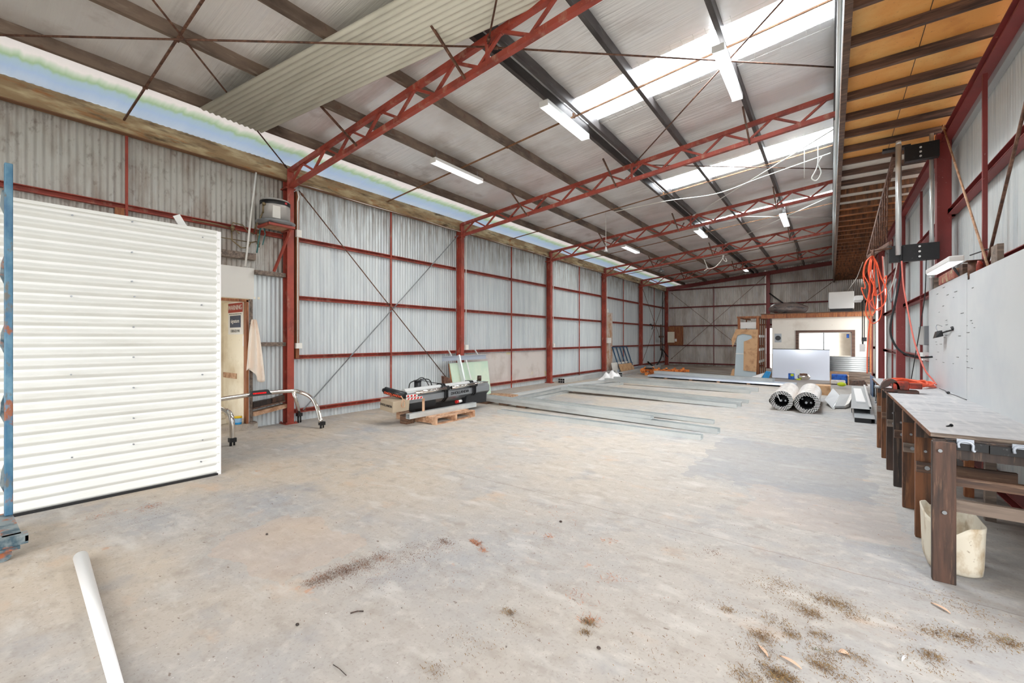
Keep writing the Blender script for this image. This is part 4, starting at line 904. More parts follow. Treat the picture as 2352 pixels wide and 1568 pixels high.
# sections running away from the camera
sect((-6.45, 8.75, 0), (-6.62, 12.3, 0), uprof(.16, .07), 'galv', 'galvanised channel running away along the inner left side')
sect((-6.95, 8.85, 0), (-7.0, 12.6, 0), uprof(.13, .06), 'galv2', 'pale galvanised channel running away closer to the wall')
sect((-6.10, 8.8, 0), (-6.15, 11.2, 0), uprof(.13, .07), 'galv', 'galvanised channel running away, the innermost')
sect((-6.55, 12.2, 0), (-5.75, 14.0, 0), uprof(.22, .08), 'galv', 'wide galvanised channel angled beside the white plastic bag')
sect((-6.85, 12.4, 0), (-6.35, 14.9, .02), uprof(.2, .08), 'galv2', 'short wide channel lying skewed by the square tubes')
t = thing('square_tube_bundle', (-7.6, 15, 0), 'bundle of six square galvanised tubes with open dark ends near the left wall', 'steel tubes', 'galvanised sections on the floor')
for i in range(3):
    for j in range(2):
        x = -7.72 + .085 * i; z = .045 + .083 * j
        MB().bar((x, 13.2, z), (x - .15, 18.0, z), .082, .08).build('square_tube', 'galv', t)
        MB().cbox((x, 13.198, z), (.068, .006, .066)).build('tube_opening', 'black', t)
t = thing('square_tube_bundle', (-7.2, 19, 0), 'second bundle of flat steel sections behind the white plastic bag', 'steel tubes', 'galvanised sections on the floor')
MB().bar((-7.0, 16.9, .13), (-7.35, 23.0, .13), .24, .09).bar((-7.0, 16.9, .04), (-7.35, 23.0, .04), .22, .07).build('section', 'galv', t)
MB().cbox((-7.0, 16.89, .13), (.2, .01, .065)).cbox((-7.0, 16.89, .04), (.19, .01, .045)).build('opening', 'black', t)
tag(MB().bar((-7.75, 18.4, .12), (-7.85, 22.1, .14), .14, .13).build('dark_channel', 'zinc'), 'dark grey channel along the wall under the leaning blue frame', 'steel channel')
# plastic bag
bg_ = MB(); n = 16; vs = []
for i in range(n + 1):
    for j in range(n + 1):
        a, c = i / n, j / n
        h = .32 * (math.sin(pi * a) ** .7) * (math.sin(pi * c) ** .7) * (.75 + .25 * math.sin(a * 17 + c * 9) + .25 * math.cos(c * 23 - a * 5))
        h += .10 * math.exp(-((a - .78) / .08) ** 2 - ((c - .5) / .2) ** 2)
        vs.append((-7.15 + .75 * a, 15.1 + .7 * c + .1 * a, max(0, h)))
bg_.add(vs, [(i * (n + 1) + j, (i + 1) * (n + 1) + j, (i + 1) * (n + 1) + j + 1, i * (n + 1) + j + 1) for i in range(n) for j in range(n)], True)
tag(bg_.build('plastic_bag', 'whitep'), 'crumpled white plastic bag on the steel sections', 'bag')
# orange castings
t = thing('orange_castings', (-6.0, 19.3, 0), 'row of rusty orange machine castings on a low timber base at the back left', 'machine parts')
MB().box(-6.5, -5.3, 18.6, 19.5, 0, .05).box(-6.45, -6.3, 18.3, 18.5, 0, .12).box(-6.05, -5.9, 18.2, 18.4, 0, .12).build('base', 'oldor', t)
for k, (x, y) in enumerate([(-6.65, 18.7), (-6.35, 18.9), (-6.0, 18.55), (-5.75, 18.8), (-5.45, 19.0), (-5.15, 19.2)]):
    MB().cyl((x, y - .12, .17), (x, y + .2, .17), .11, 14).cyl((x, y - .17, .17), (x, y - .12, .17), .05, 12).cyl((x + .05, y + .05, .17), (x + .05, y + .05, .33), .05, 10).cbox((x + .15, y + .1, .2), (.25, .12, .1)).build('casting', 'oldor', t)
MB().box(-6.55, -6.25, 18.6, 18.9, .26, .3).box(-5.9, -5.65, 18.7, 18.95, .24, .27).build('black_cover', 'dark', t)
# blue frame, panels, carton
t = thing('barred_grille', (-7.95, 19.2, 0), 'blue steel barred frame leaning on the left wall beyond the fourth column', 'steel frame')
for k in range(5): MB().bar((-7.72, 18.7 + .42 * k, .02), (-8.0, 18.45 + .42 * k, 1.19), .06, .04).build('bar', 'blued' if 'blued' in M else M.setdefault('blued', mat('dark_blue_paint', col(34, 78, 112), .4)), t)
MB().bar((-8.0, 18.4, 1.19), (-8.0, 20.2, 1.19), .04, .04).bar((-7.8, 18.6, .4), (-7.8, 20.4, .4), .04, .04).build('rail', M['blued'] if not isinstance(M['blued'], str) else 'blue', t)
tag(MB().hexa([(-7.75, 17.95, .02), (-7.72, 17.95, .02), (-7.72, 18.75, .02), (-7.75, 18.75, .02), (-7.85, 17.95, .5), (-7.82, 17.95, .5), (-7.82, 19.9, .5), (-7.85, 19.9, .5)]).build('leaning_sheet', 'panelg'), 'pale grey panel leaning at the foot of the blue frame', 'panel')
t = thing('flattened_carton', (-7.6, 19.2, 0), 'brown flattened carton propped in front of the blue frame', 'carton')
MB().hexa([(-7.62, 18.55, .02), (-7.56, 18.55, .02), (-7.56, 20.0, .02), (-7.62, 20.0, .02), (-7.72, 18.45, .42), (-7.66, 18.45, .42), (-7.66, 19.9, .42), (-7.72, 19.9, .42)]).build('panel', 'card', t)
MB().hexa([(-7.56, 18.7, .02), (-7.53, 18.7, .02), (-7.53, 20.05, .02), (-7.56, 20.05, .02), (-7.64, 18.65, .32), (-7.61, 18.65, .32), (-7.61, 20.0, .32), (-7.64, 20.0, .32)]).build('flap', 'card', t)
# meter board in the corner
t = thing('meter_board', (-7.5, 26.5, 1.2), 'brown meter board with a cream box on the end wall', 'meter board')
MB().box(-7.93, -7.04, 26.52, 26.58, 1.2, 2.33).build('backboard', 'woodr', t)
MB().box(-7.92, -7.53, 26.42, 26.52, 1.35, 2.0).build('cream_box', 'cream', t, bevel=.01)
MB().box(-7.50, -7.40, 26.46, 26.52, 1.42, 1.58).build('switch', 'whitep', t)
# air hose reel stand and hoses in the last left bay
t = thing('hose_post', (-7.8, 25.0, 0), 'dark upright with hanging black hoses in the far left bay', 'hose stand')
MB().bar((-7.9, 25.1, .9), (-7.9, 25.1, 2.4), .08, .05).box(-7.95, -7.8, 24.85, 25.3, 1.65, 1.75).build('upright', 'joist', t)
MB().tube(smooth([(-7.85, 25.2, 1.0), (-7.8, 24.8, .5), (-7.75, 23.9, .12), (-7.7, 23.2, .1), (-7.8, 22.6, .35)]), .04, 8).tube(smooth([(-7.85, 25.2, 1.0), (-7.85, 25.8, .7), (-7.85, 26.3, .5)]), .03, 8).build('hose', 'black', t)
MB().tube([(-7.9, 25.4, 4.3), (-7.9, 25.4, 1.0), (-7.9, 25.5, .5)], .02, 6).build('cable', 'dark', t)
MB().cyl((-7.85, 23.0, 2.35), (-7.7, 23.0, 2.3), .03).tube([(-7.85, 23.2, 2.4), (-7.8, 23.4, 2.2), (-7.8, 23.2, 2.1)], .02, 6).build('hook', 'dark', t)

# ------------------------------------------------------------------ fluorescent lights
def fluoro(x, y0, y1, z, label, drop=.09, wd=.15):
    t = thing('fluorescent_light', (x, (y0 + y1) / 2, z), label, 'light', 'fluorescent lights under the roof')
    MB().box(x - wd / 2, x + wd / 2, y0, y1, z + .03, z + .085).box(x - wd / 2, x + wd / 2, y0, y0 + .012, z, z + .03).box(x - wd / 2, x + wd / 2, y1 - .012, y1, z, z + .03).build('housing', 'white', t)
    hs_ = [o for o in t.children if o.name.startswith('housing')][0]
    MB().hexa([(x - wd / 2 + .01, y0 + .012, z), (x + wd / 2 - .01, y0 + .012, z), (x + wd / 2 - .01, y1 - .012, z), (x - wd / 2 + .01, y1 - .012, z), (x - wd / 2, y0 + .012, z + .03), (x + wd / 2, y0 + .012, z + .03), (x + wd / 2, y1 - .012, z + .03), (x - wd / 2, y1 - .012, z + .03)]).build('diffuser', 'fluo', t)
    c = MB()
    for y in (y0 + .1, y1 - .1): c.tube([(x, y, z + .08), (x, y, z + .085 + drop)], .004, 5)
    c.build('hanger', 'steel', hs_)
    l = bpy.data.lights.new('fill_light', 'AREA'); l.shape = 'RECTANGLE'; l.size = .12; l.size_y = y1 - y0 - .1; l.energy = 38; l.color = (1, .99, .96); l.spread = pi  # fill lamp added under each fitting for even light, along with the diffuser glow
    lo = bpy.data.objects.new('fill_light', l); COL.objects.link(lo); lo.parent = t; lo.location = (0, 0, -.012)
    return t
LZ = lambda x: 4.55 + .094 * (x + 8.03)
for x, y0, y1, lab in ((-5.77, 5.36, 6.68, 'white fluorescent light under the roof, left-hand one near the camera'), (-3.38, 5.32, 6.66, 'white fluorescent light hanging at the left end of the large roof light'), (-1.14, 5.88, 7.28, 'white fluorescent light hanging below the middle of the large roof light'),
        (-5.77, 14.2, 15.6, 'white fluorescent light far down the shed, left-hand one'), (-3.40, 14.25, 15.5, 'white fluorescent light far down the shed, middle one'), (-1.14, 14.9, 16.4, 'white fluorescent light far down the shed, right-hand one'), (-3.4, 23.2, 24.5, 'small distant fluorescent light in front of the end wall')):
    fluoro(x, y0, y1, LZ(x) - .02, lab, .14 if x != -1.14 else .16, .15 if y0 < 10 else .17)
t = thing('pendant_bulb', (-4.85, 10.76, 3.9), 'bare pendant bulb on a long white cord from a purlin', 'pendant lamp')
MB().tube([(-4.85, 10.76, 4.95), (-4.85, 10.76, 4.02)], .007, 6).build('cord', 'wline', t)
MB().lathe([(0, .12), (.02, .12), (.03, .04), (.06, 0), (0, 0)], (-4.85, 10.76, 3.91), 12).build('lamp_holder', 'whitep', t)
t = thing('high_bay_lamp', (-6.1, 19.4, 4.6), 'small metal cone lamp under the roof near the far left corner', 'lamp')
MB().lathe([(.03, .16), (.05, .1), (.17, 0), (.165, 0), (.045, .1)], (-6.1, 19.4, 4.58), 16).cyl((-6.1, 19.4, 4.7), (-6.1, 19.4, 4.92), .015).build('shade', 'steel', t)
MB().ball((-6.1, 19.4, 4.62), .045, 6).build('bulb', 'whitep', t)
# cords
tag(MB().tube(smooth([(-.2, 10.3, 5.35), (-.2, 10.3, 5.0), (-.24, 10.3, 4.85), (-.3, 10.3, 4.72), (-.22, 10.3, 4.66), (-.15, 10.3, 4.8), (-.2, 10.3, 4.98), (-.14, 10.3, 5.1)]), .012, 6).tube([(-.42, 10.3, 5.3), (-.42, 10.3, 4.75)], .006, 5).build('looped_rope', 'wline'), 'white looped cord hanging under the roof at the right end of the trusses', 'cord')
tag(MB().tube(smooth([(-3.9, 17.6, 4.62), (-3.82, 17.6, 4.4), (-3.75, 17.6, 4.25), (-3.5, 17.55, 4.28), (-3.3, 17.6, 4.5), (-3.2, 17.6, 4.7)]), .014, 6).tube(smooth([(-3.25, 17.6, 4.7), (-3.2, 17.55, 4.5), (-3.1, 17.55, 4.45), (-3.15, 17.6, 4.6)]), .012, 6).tube([(-3.75, 17.6, 4.27), (-3.9, 17.6, 4.18)], .012, 6).build('hanging_rope', 'wline'), 'knotted pale rope sagging from the fourth truss', 'rope')
tag(MB().tube(smooth([(-4.6, 10.75, 4.93), (-3.3, 10.95, 5.02), (-2.2, 11.05, 5.0), (-1.3, 11.0, 5.15), (0, 10.9, 5.35)]), .010, 6).build('sagging_cable', 'wline'), 'white cable sagging along the second roof light', 'cable')
tag(MB().tube([(.05, 8.6 + k * .6, 5.05 + .05 * math.sin(k * 1.7)) for k in range(28)], .012, 5).cyl((.075, 2.0, 4.9), (.075, 26, 4.9), .022).build('edge_conduit', 'galv2'), 'pale conduit and cable along the roof edge beam', 'conduit')

# ------------------------------------------------------------------ work bench
t = thing('workbench', (.83, 6.4, 0), 'long timber workbench along the right wall with a worn pale top', 'workbench')
tp = MB().box(.535, 1.135, 3.97, 8.95, .905, .93); tp.build('top', 'benchtop', t)
MB().box(.531, .5355, 3.97, 8.95, .903, .9285).build('edging', 'woodo', t)
MB().box(.535, 1.135, 3.964, 3.9705, .903, .929).build('edging', 'woodg', t)
LY = [3.83, 4.59, 5.33, 6.03, 6.75, 7.38, 8.05]
LM = ['woodd', 'woodo', 'woodo', 'woodk', 'woodd', 'woodo', 'woodo']
for k, y in enumerate(LY):
    lg = MB().box(.533 if k else .525, .65 if k else .635, y, y + .05, 0, .895).build('leg', LM[k], t, bevel=.004)
    if k > 1: MB().box(1.06, 1.125, y + .02, y + .08, 0, .895).build('leg', 'woodr' if k % 2 else 'woodg', t)
    if k:
        MB().box(.536, 1.06, y - .035, y - .001, .52, .60).build('cross_rail', 'woodx' if k % 2 else 'woodg', t)
        MB().cyl((.595, y - .035, .56), (.595, y - .048, .56), .016, 8).cyl((.59, y, .68), (.59, y - .01, .68), .01, 8).build('bolt', 'steel', lg)
    MB().box(.536, 1.12, y - .03 if k else y + .05, y if k else y + .085, .79, .90).build('top_rail', 'woodk', t)
MB().box(.66, .70, 3.9, 8.9, .78, .90).build('bearer', 'woodd', t)
MB().box(1.0, 1.04, 3.9, 8.9, .78, .90).build('bearer', 'woodx', t)
MB().box(.60, 1.13, 3.89, 3.97, .86, .905).build('end_apron', 'woodk', t)
MB().box(.60, .78, 3.862, 3.89, .85, .90).box(.785, 1.13, 3.862, 3.89, .845, .895).build('end_plate', 'dark', t)
for (z0, z1, m, y) in ((.615, .672, 'woodx', 3.885), (.45, .525, 'woodg', 3.885)):
    MB().box(.635, 1.12, y, y + .04, z0, z1).build('end_rail', m, t)
MB().box(.64, .98, 4.35, 4.39, .70, .78).build('end_rail', 'woodg', t)
bm = MB().cyl((.56, 3.83, .84), (.56, 3.818, .84), .011, 8).cyl((.58, 3.83, .45), (.58, 3.82, .45), .012, 8); bm.build('bolt', 'steel', t)
tag(MB().cyl((.66, 4.28, .932), (.685, 4.30, .94), .006, 6).cyl((.685, 4.30, .94), (.69, 4.304, .942), .011, 8).build('screw', 'dark'), 'loose screw lying on the bench top', 'screw')
for k, (x, lab) in enumerate(((.680, 'left galvanised U clamp on the end of the bench'), (.915, 'right galvanised U clamp on the end of the bench'))):
    pts = [(x - .045, 3.84, .925 - .012), (x - .045, 3.84, .86), (x - .03, 3.84, .825), (x, 3.84, .812), (x + .03, 3.84, .825), (x + .045, 3.84, .86), (x + .045, 3.84, .90)]
    pts = [(a, b, .925 + .80 - c_ - .0) for a, b, c_ in pts]
    pts = [(a, b, c_ + .0) for a, b, c_ in pts]
    o = MB().tube(smooth([(x - .032, 3.847, .868), (x - .034, 3.847, .892), (x - .018, 3.847, .908), (x + .012, 3.847, .908), (x + .03, 3.847, .892), (x + .030, 3.847, .86), (x + .040, 3.847, .852)]), .0075, 8)
    o.box(x - .040, x + .036, 3.853, 3.862, .895, .922)
    tag(o.build('beam_clamp', 'zinc'), lab, 'clamp', 'galvanised clamps on the bench end')
tag(MB().box(1.13, 1.15, 6.367, 8.5, .905, 2.24).build('wall_board', 'board'), 'white board on the right wall above the bench, far sheet', 'wall board', 'white boards above the bench')
tag(MB().box(1.13, 1.15, 3.4, 6.36, .905, 2.21).build('wall_board', 'board'), 'white board on the right wall above the bench, near sheet', 'wall board', 'white boards above the bench')
mk = MB()
for k in range(34):
    y = 6.0 + random.random() * 2.2; z = 1.2 + random.random() * 1.0; l_ = .03 + random.random() * .10
    mk.box(1.1265, 1.1299, y, y + l_, z, z + .004)
tag(mk.build('wire_staples', 'dark'), 'scattered dark staples and wire marks on the white wall boards', 'staples')['kind'] = 'stuff'
# vise
t = thing('bench_vise', (.66, 6.72, .93), 'rusty red bench vise on the edge of the workbench', 'vise')
MB().box(.62, .80, 6.60, 6.78, .93, .965).build('base', 'vised', t, bevel=.006)
MB().box(.58, .72, 6.62, 6.76, .965, 1.06).box(.70, .83, 6.63, 6.75, .985, 1.045).build('body', 'visered', t, bevel=.008)
vj = MB(); prof = [(.075 * math.cos(a) * 1.15, .125 * math.sin(a)) for a in [pi * i / 14 for i in range(15)]]
prof += [(.032 * math.cos(a) + .018, .04 + .034 * math.sin(a)) for a in [pi - pi * i / 10 for i in range(11)]] + [(.05, 0)]
vj.ext(prof, (.56, 6.62, .965), (.56, 6.76, .965)).box(.50, .64, 6.62, 6.76, .94, .975); vj.v = [(x, y, z) for x, y, z in vj.v]
vj.build('jaw', 'vised', t, bevel=.005)
MB().cyl((.50, 6.69, .985), (.42, 6.69, .985), .018, 10).cyl((.43, 6.69, .80), (.43, 6.69, 1.0), .007, 8).ball((.43, 6.69, .80), .013, 5).build('screw_handle', 'steel', bpy.data.objects['jaw'])
# orange coil on bench
cp = []
for k in range(150):
    a = 2 * pi * k / 22; r1 = .27 + .05 * math.sin(k * .37); r2 = .34 + .05 * math.cos(k * .29)
    cp.append((.83 + .8 * r1 * math.cos(a), 7.75 + r2 * math.sin(a) * 1.1, .945 + .05 * (k / 150) + .012 * math.sin(k * 1.1)))
o = MB().tube(cp, .010, 6)
tag(o.build('extension_cord', 'orange'), 'coil of orange extension cord lying on the bench behind the vise', 'cord')
tag(MB().tube(smooth([(1.08, 7.45, .945), (1.09, 7.1, .94), (1.06, 6.9, .945), (1.09, 6.6, .94), (1.10, 6.2, .94)]), .0035, 6).ball((1.07, 6.85, .945), .016, 6).build('grey_lead', 'dark'), 'grey lead with a plug along the back of the bench', 'lead')
# crate
t = thing('plastic_bin', (.66, 4.05, 0), 'dirty cream plastic bin under the near end of the bench', 'bin')
def rrect(cx, cy, w_, d, r, n=5):
    out = []
    for (sx, sy, a0) in ((1, 1, 0), (-1, 1, pi / 2), (-1, -1, pi), (1, -1, 3 * pi / 2)):
        for k in range(n + 1):
            a = a0 + pi / 2 * k / n
            out.append((cx + sx * (w_ / 2 - r) + r * math.cos(a), cy + sy * (d / 2 - r) + r * math.sin(a)))
    return out
cb = MB(); rings = [(.21, .33, 0.0, .07), (.26, .38, .02, .08), (.27, .39, .07, .085), (.285, .405, .30, .09), (.29, .41, .335, .09), (.275, .395, .335, .085), (.25, .37, .05, .08), (.18, .3, .045, .06)]
vs = []
for w_, d, z, r in rings:
    for (x, y) in rrect(.665, 4.17, w_, d, r):
        zz = z - (.10 * math.exp(-((x - .62) / .06) ** 2) if z > .28 and y < 4.2 else 0) + (.03 if z > .28 and x < .58 else 0)
        vs.append((x, y, zz))
k = len(rrect(0, 0, 1, 1, .1))
cb.add(vs, [(i * k + j, i * k + (j + 1) % k, (i + 1) * k + (j + 1) % k, (i + 1) * k + j) for i in range(len(rings) - 1) for j in range(k)], True)
m_ = len(cb.v) - k; cb.f.append(tuple(range(m_, m_ + k))); cb.sm.append(False)
cb.f.append(tuple(range(k))[::-1]); cb.sm.append(False)
cb.build('tub', 'crate', t)
# items on wall board top
tag(MB().box(1.12, 1.19, 6.9, 7.75, 2.245, 2.36).build('painted_block', 'brick', bevel=.01), 'red and cream splashed block on top of the white wall board', 'block')
tag(MB().box(1.15, 1.2, 6.66, 6.82, 2.2, 2.37).build('timber_cleat', 'woodx'), 'brown timber cleat beside the splashed block', 'cleat')
tag(MB().box(1.15, 1.2, 8.25, 8.42, 2.22, 2.40).build('timber_cleat', 'woodg'), 'grey timber cleat at the far end of the white wall board', 'cleat')
tag(MB().box(1.16, 1.20, 5.50, 5.68, 2.15, 2.38).build('timber_cleat', 'woodg'), 'grey timber cleat above the near white wall board', 'cleat')
tag(MB().cyl((1.17, 6.28, 2.16), (1.17, 6.28, 2.34), .05, 16).box(1.10, 1.24, 6.2, 6.36, 2.34, 2.345).build('rusty_can', 'rust'), 'rusty tin behind the top of the white wall board', 'tin')
tag(MB().lathe([(0, 0), (.025, 0), (.025, .1), (.018, .12), (.018, .14), (0, .14)], (1.17, 6.1, 2.18), 12).build('glass_jar', 'visered'), 'small red-brown jar beside the rusty tin', 'jar')
t = thing('fluorescent_light', (1.07, 7.0, 2.4), 'white fluorescent fitting angled above the white wall board', 'light')
MB().hexa([(1.0, 6.4, 2.37), (1.12, 6.4, 2.37), (1.12, 7.75, 2.40), (1.0, 7.75, 2.40), (1.0, 6.4, 2.43), (1.12, 6.4, 2.43), (1.12, 7.75, 2.46), (1.0, 7.75, 2.46)]).build('housing', 'white', t, bevel=.01)
MB().hexa([(1.02, 6.42, 2.355), (1.10, 6.42, 2.355), (1.10, 7.73, 2.385), (1.02, 7.73, 2.385), (1.005, 6.41, 2.372), (1.115, 6.41, 2.372), (1.115, 7.74, 2.402), (1.005, 7.74, 2.402)]).build('diffuser', 'fluo', t)
MB().tube([(1.16, 6.4, 2.42), (1.25, 6.2, 2.44), (1.3, 6.1, 2.3)], .007, 5).bar((1.12, 6.9, 2.36), (1.17, 6.75, 2.2), .012, .02).build('bracket', 'dark', t)
t = thing('wall_lamp', (1.06, 7.7, 1.6), 'small dark jointed lamp head sticking out from the white wall board', 'lamp')
MB().bar((1.13, 6.98, 1.66), (1.09, 7.3, 1.63), .014, .014).cyl((1.13, 6.95, 1.66), (1.12, 6.98, 1.69), .016, 8).build('arm', 'dark', t)
MB().hexa([(1.03, 7.3, 1.57), (1.1, 7.3, 1.59), (1.1, 7.48, 1.58), (1.03, 7.48, 1.56), (1.045, 7.32, 1.65), (1.085, 7.3, 1.66), (1.085, 7.45, 1.65), (1.045, 7.45, 1.64)]).build('head', 'dark', t)
MB().tube(smooth([(1.06, 7.4, 1.65), (1.055, 7.45, 1.70), (1.07, 7.48, 1.73), (1.1, 7.4, 1.71)]), .004, 5).build('wire', 'steel', t)

# ------------------------------------------------------------------ wall crane on nearest right column
t = thing('jib_crane', (.95, 8.2, 2.6), 'black wall bracket and steel pole of a jib crane on the nearest right column', 'jib crane')
MB().box(.84, 1.19, 8.15, 8.25, 4.05, 4.27).build('upper_bracket', 'dark', t)
MB().box(.60, .90, 8.14, 8.26, 4.255, 4.285).build('upper_arm', 'dark', t)
MB().box(.67, 1.19, 8.15, 8.25, 2.65, 2.88).build('lower_bracket', 'dark', t)
MB().cyl((.77, 8.13, 2.74), (.77, 8.13, 4.30), .034, 18).cyl((.77, 8.13, 4.30), (.77, 8.13, 4.35), .03, 10).build('pole', 'galv', t)
bb = MB()
for z in (2.70, 2.77, 2.84): bb.cyl((.99, 8.15, z), (.99, 8.138, z), .014, 8)
for z in (4.09, 4.15, 4.21): bb.cyl((1.0, 8.15, z), (1.0, 8.138, z), .014, 8)
bb.build('bolt', 'galv2', t)
MB().bar((.74, 8.25, 4.2), (.57, 10.6, 3.12), .05, .07).bar((.70, 8.3, 2.95), (.57, 10.6, 3.12), .04, .05).build('jib_frame', 'rust', t)
for k in range(9):
    s_ = .15 + .09 * k; ih = MB().cyl((.70 - .13 * s_, 8.3 + 2.3 * s_, 2.95 + .17 * s_), (.72 - .15 * s_, 8.28 + 2.32 * s_, 4.2 - 1.08 * s_), .009, 6)
    ih.build('infill_rod', 'rust', t)
tag(MB().cyl((1.13, 8.30, 2.25), (1.13, 8.30, 4.42), .024, 12).cyl((1.13, 8.3, 2.4), (1.13, 8.3, 2.43), .03, 10).build('galvanised_pipe', 'galv'), 'vertical galvanised pipe in front of the nearest right column', 'pipe')
# hanging hoses and cords
hc = MB()
for k in range(5):
    r1, r2, z0, c0 = [(.10, .09, 1.78, .50), (.05, .11, 1.98, .53), (.11, .04, 2.10, .46), (.04, .05, 1.90, .48), (.02, .12, 2.18, .52)][k]
    hc.tube(smooth([(.49, 8.1 + .02 * k, 2.77), (.49 - r1 * .7, 8.08, 2.68), (.49 - r1, 8.08, 2.50), (c0 - r1 * .5, 8.08 + .01 * k, 2.3), (c0 - r1 * .9, 8.09, z0 + .2), (c0 - r1 * .5, 8.1, z0 + .05), (c0, 8.1, z0), (c0 + r2 * .8, 8.12, z0 + .08), (c0 + r2, 8.12, z0 + .28), (c0 + r2 * .6, 8.12, 2.4), (.49 + r2 * .4, 8.12, 2.65), (.49, 8.1 + .02 * k, 2.77)]), .0072, 6)
MB().cyl((.49, 8.1, 2.76), (.49, 8.1, 2.84), .02, 8).cyl((.46, 8.1, 2.83), (.70, 8.16, 2.85), .015, 8).build('hose_hook', 'rust', bpy.data.objects['jib_crane'])
hc.tube(smooth([(.46, 8.1, 1.85), (.44, 8.12, 1.6), (.43, 8.14, 1.3), (.43, 8.16, 1.05)]), .0085, 6)
tag(hc.build('hose_coil', 'orange'), 'tangle of orange air hose hanging from the jib crane hook', 'hose')
tag(MB().tube(smooth([(.80, 8.1, 2.65), (.82, 8.1, 2.3), (.87, 8.08, 1.9), (.93, 8.05, 1.5), (1.02, 8.0, 1.15), (1.10, 7.95, 1.0), (1.12, 7.9, .95)]), .010, 6).build('orange_lead', 'pinkc'), 'pale red cable dropping from the black bracket to the bench', 'cable')
tag(MB().tube(smooth([(.80, 8.12, 2.86), (.79, 8.12, 2.5), (.74, 8.12, 2.1), (.69, 8.12, 1.8), (.69, 8.12, 1.6), (.76, 8.12, 1.42), (.87, 8.12, 1.33), (1.0, 8.14, 1.30), (1.12, 8.15, 1.31)]), .013, 8).build('black_hose', 'dark'), 'thick black hose curving from the bracket to the white wall board', 'hose')
tag(MB().tube(smooth([(1.05, 8.1, 2.65), (1.04, 8.1, 2.2), (1.0, 8.1, 1.8), (.95, 8.1, 1.4), (.90, 8.1, 1.0)]), .006, 6).build('thin_black_lead', 'black'), 'thin black lead hanging below the lower crane bracket', 'lead')
tag(MB().tube(smooth([(.60, 8.15, 2.75), (.62, 8.2, 2.3), (.63, 8.2, 2.1), (.56, 8.2, 1.97), (.48, 8.2, 2.05), (.44, 8.15, 2.2)]), .008, 6).build('pink_cable', 'pinkc'), 'pale red cable swagging below the hose coil', 'cable')
tag(MB().tube(smooth([(.60, 9.6, 2.5), (.66, 9.5, 2.2), (.72, 9.4, 2.5), (.78, 9.2, 2.15), (.83, 9.0, 2.5)]), .009, 6).build('swagged_cable', 'steel'), 'grey cable swagged in loops behind the cable tangle', 'cable')
tag(MB().tube(smooth([(.72, 9.6, 2.95), (.74, 9.6, 2.55), (.78, 9.5, 2.35), (.84, 9.3, 2.6), (.86, 9.0, 2.95)]), .009, 6).build('swagged_cable', 'wline'), 'pale cable loop hanging below the black lower bracket', 'cable')
t = thing('wall_fuse_box', (1.36, 10.38, 1.3), 'grey fuse box and white socket on the right wall beyond the white board', 'fuse box')
MB().box(1.28, 1.38, 10.1, 10.7, 1.45, 1.78).build('box', 'steel', t, bevel=.01)
MB().box(1.28, 1.38, 10.2, 10.5, 1.18, 1.32).build('socket', 'whitep', t)
tag(MB().box(.36, .48, 10.2, 10.9, 2.28, 2.36).build('hanging_batten_light', 'white'), 'small white batten light beside the hose coil', 'light')
tag(MB().box(.52, .57, 9.0, 9.2, 2.55, 2.67).build('junction_box', 'whitep', bevel=.01), 'white junction box behind the orange hoses', 'junction box')
t = thing('power_pendant', (.49, 10.5, 1.1), 'white power socket hanging near the bright doorway', 'socket')
MB().box(.44, .52, 10.4, 10.5, 1.32, 1.46).build('socket', 'whitep', t)
MB().tube([(.48, 10.45, 2.5), (.48, 10.45, 1.46)], .008, 5).build('lead', 'dark', t)

# ------------------------------------------------------------------ office at the back
of = MB()
X0, X1, YO = -1.93, 1.2, 20.45
wx0, wx1, wz0, wz1 = -1.06, .67, .93, 1.85
of.box(X0, wx0, YO, YO + .1, 0, 2.44).box(wx1, X1, YO, YO + .1, 0, 2.44).box(wx0, wx1, YO, YO + .1, wz1, 2.44).box(wx0, wx1, YO, YO + .1, 0, wz0)
of.box(X0, X0 + .1, YO + .1, 24.2, 0, 2.44).box(X0, X1, 24.2, 24.3, 0, 2.44).box(X0, X1, YO, 24.3, 2.44, 2.50)
struct('wall_office', of, 'offwall')
t = thing('window_1', (-.2, YO, .9), 'brown framed sliding window in the white office wall', 'window'); t['kind'] = 'structure'
MB().box(-1.12, .73, YO - .03, YO, 1.82, 1.90).box(-1.12, -1.02, YO - .03, YO, .90, 1.82).box(.63, .73, YO - .03, YO, .90, 1.82).build('architrave', 'joist', t)
MB().box(-1.02, -1.0, YO + .02, YO + .06, .93, 1.82).box(.61, .63, YO + .02, YO + .06, .93, 1.82).box(-1.02, .63, YO + .02, YO + .06, 1.79, 1.82).box(-1.02, -1.0, YO + .02, YO + .06, .93, .95).build('aluminium_sash', 'white', t)
MB().box(-.235, -.20, YO + .02, YO + .06, .93, 1.8).build('meeting_stile', 'steel', t)
lit = mat('sunlit_room_light', col(255, 255, 255), .5, 0, (), None, (col(255, 253, 246), 1.6))
tag(MB().box(-1.15, .27, 24.05, 24.15, .2, 2.25).build('bright_back_window', lit), 'bright daylit opening seen through the office window', 'window')['kind'] = 'structure'
tag(MB().box(.48, .56, YO + .1, YO + .11, 1.60, 1.75).build('window_sticker', 'bluep'), 'small dark blue sticker in the corner of the office window', 'sticker')
t = thing('office_beam', (-.3, 20.4, 2.44), 'long brown timber beam over the top of the office wall', 'beam')
MB().box(-2.30, 1.25, 20.33, 20.45, 2.40, 2.57).build('beam', 'woodr', t)
MB().box(-2.32, 1.25, 20.30, 20.9, 2.57, 2.60).build('platform_edge', 'woodx', t)
t = thing('wall_hole', (-1.71, YO - .005, 1.62), 'broken square hole in the plaster left of the office window', 'hole')
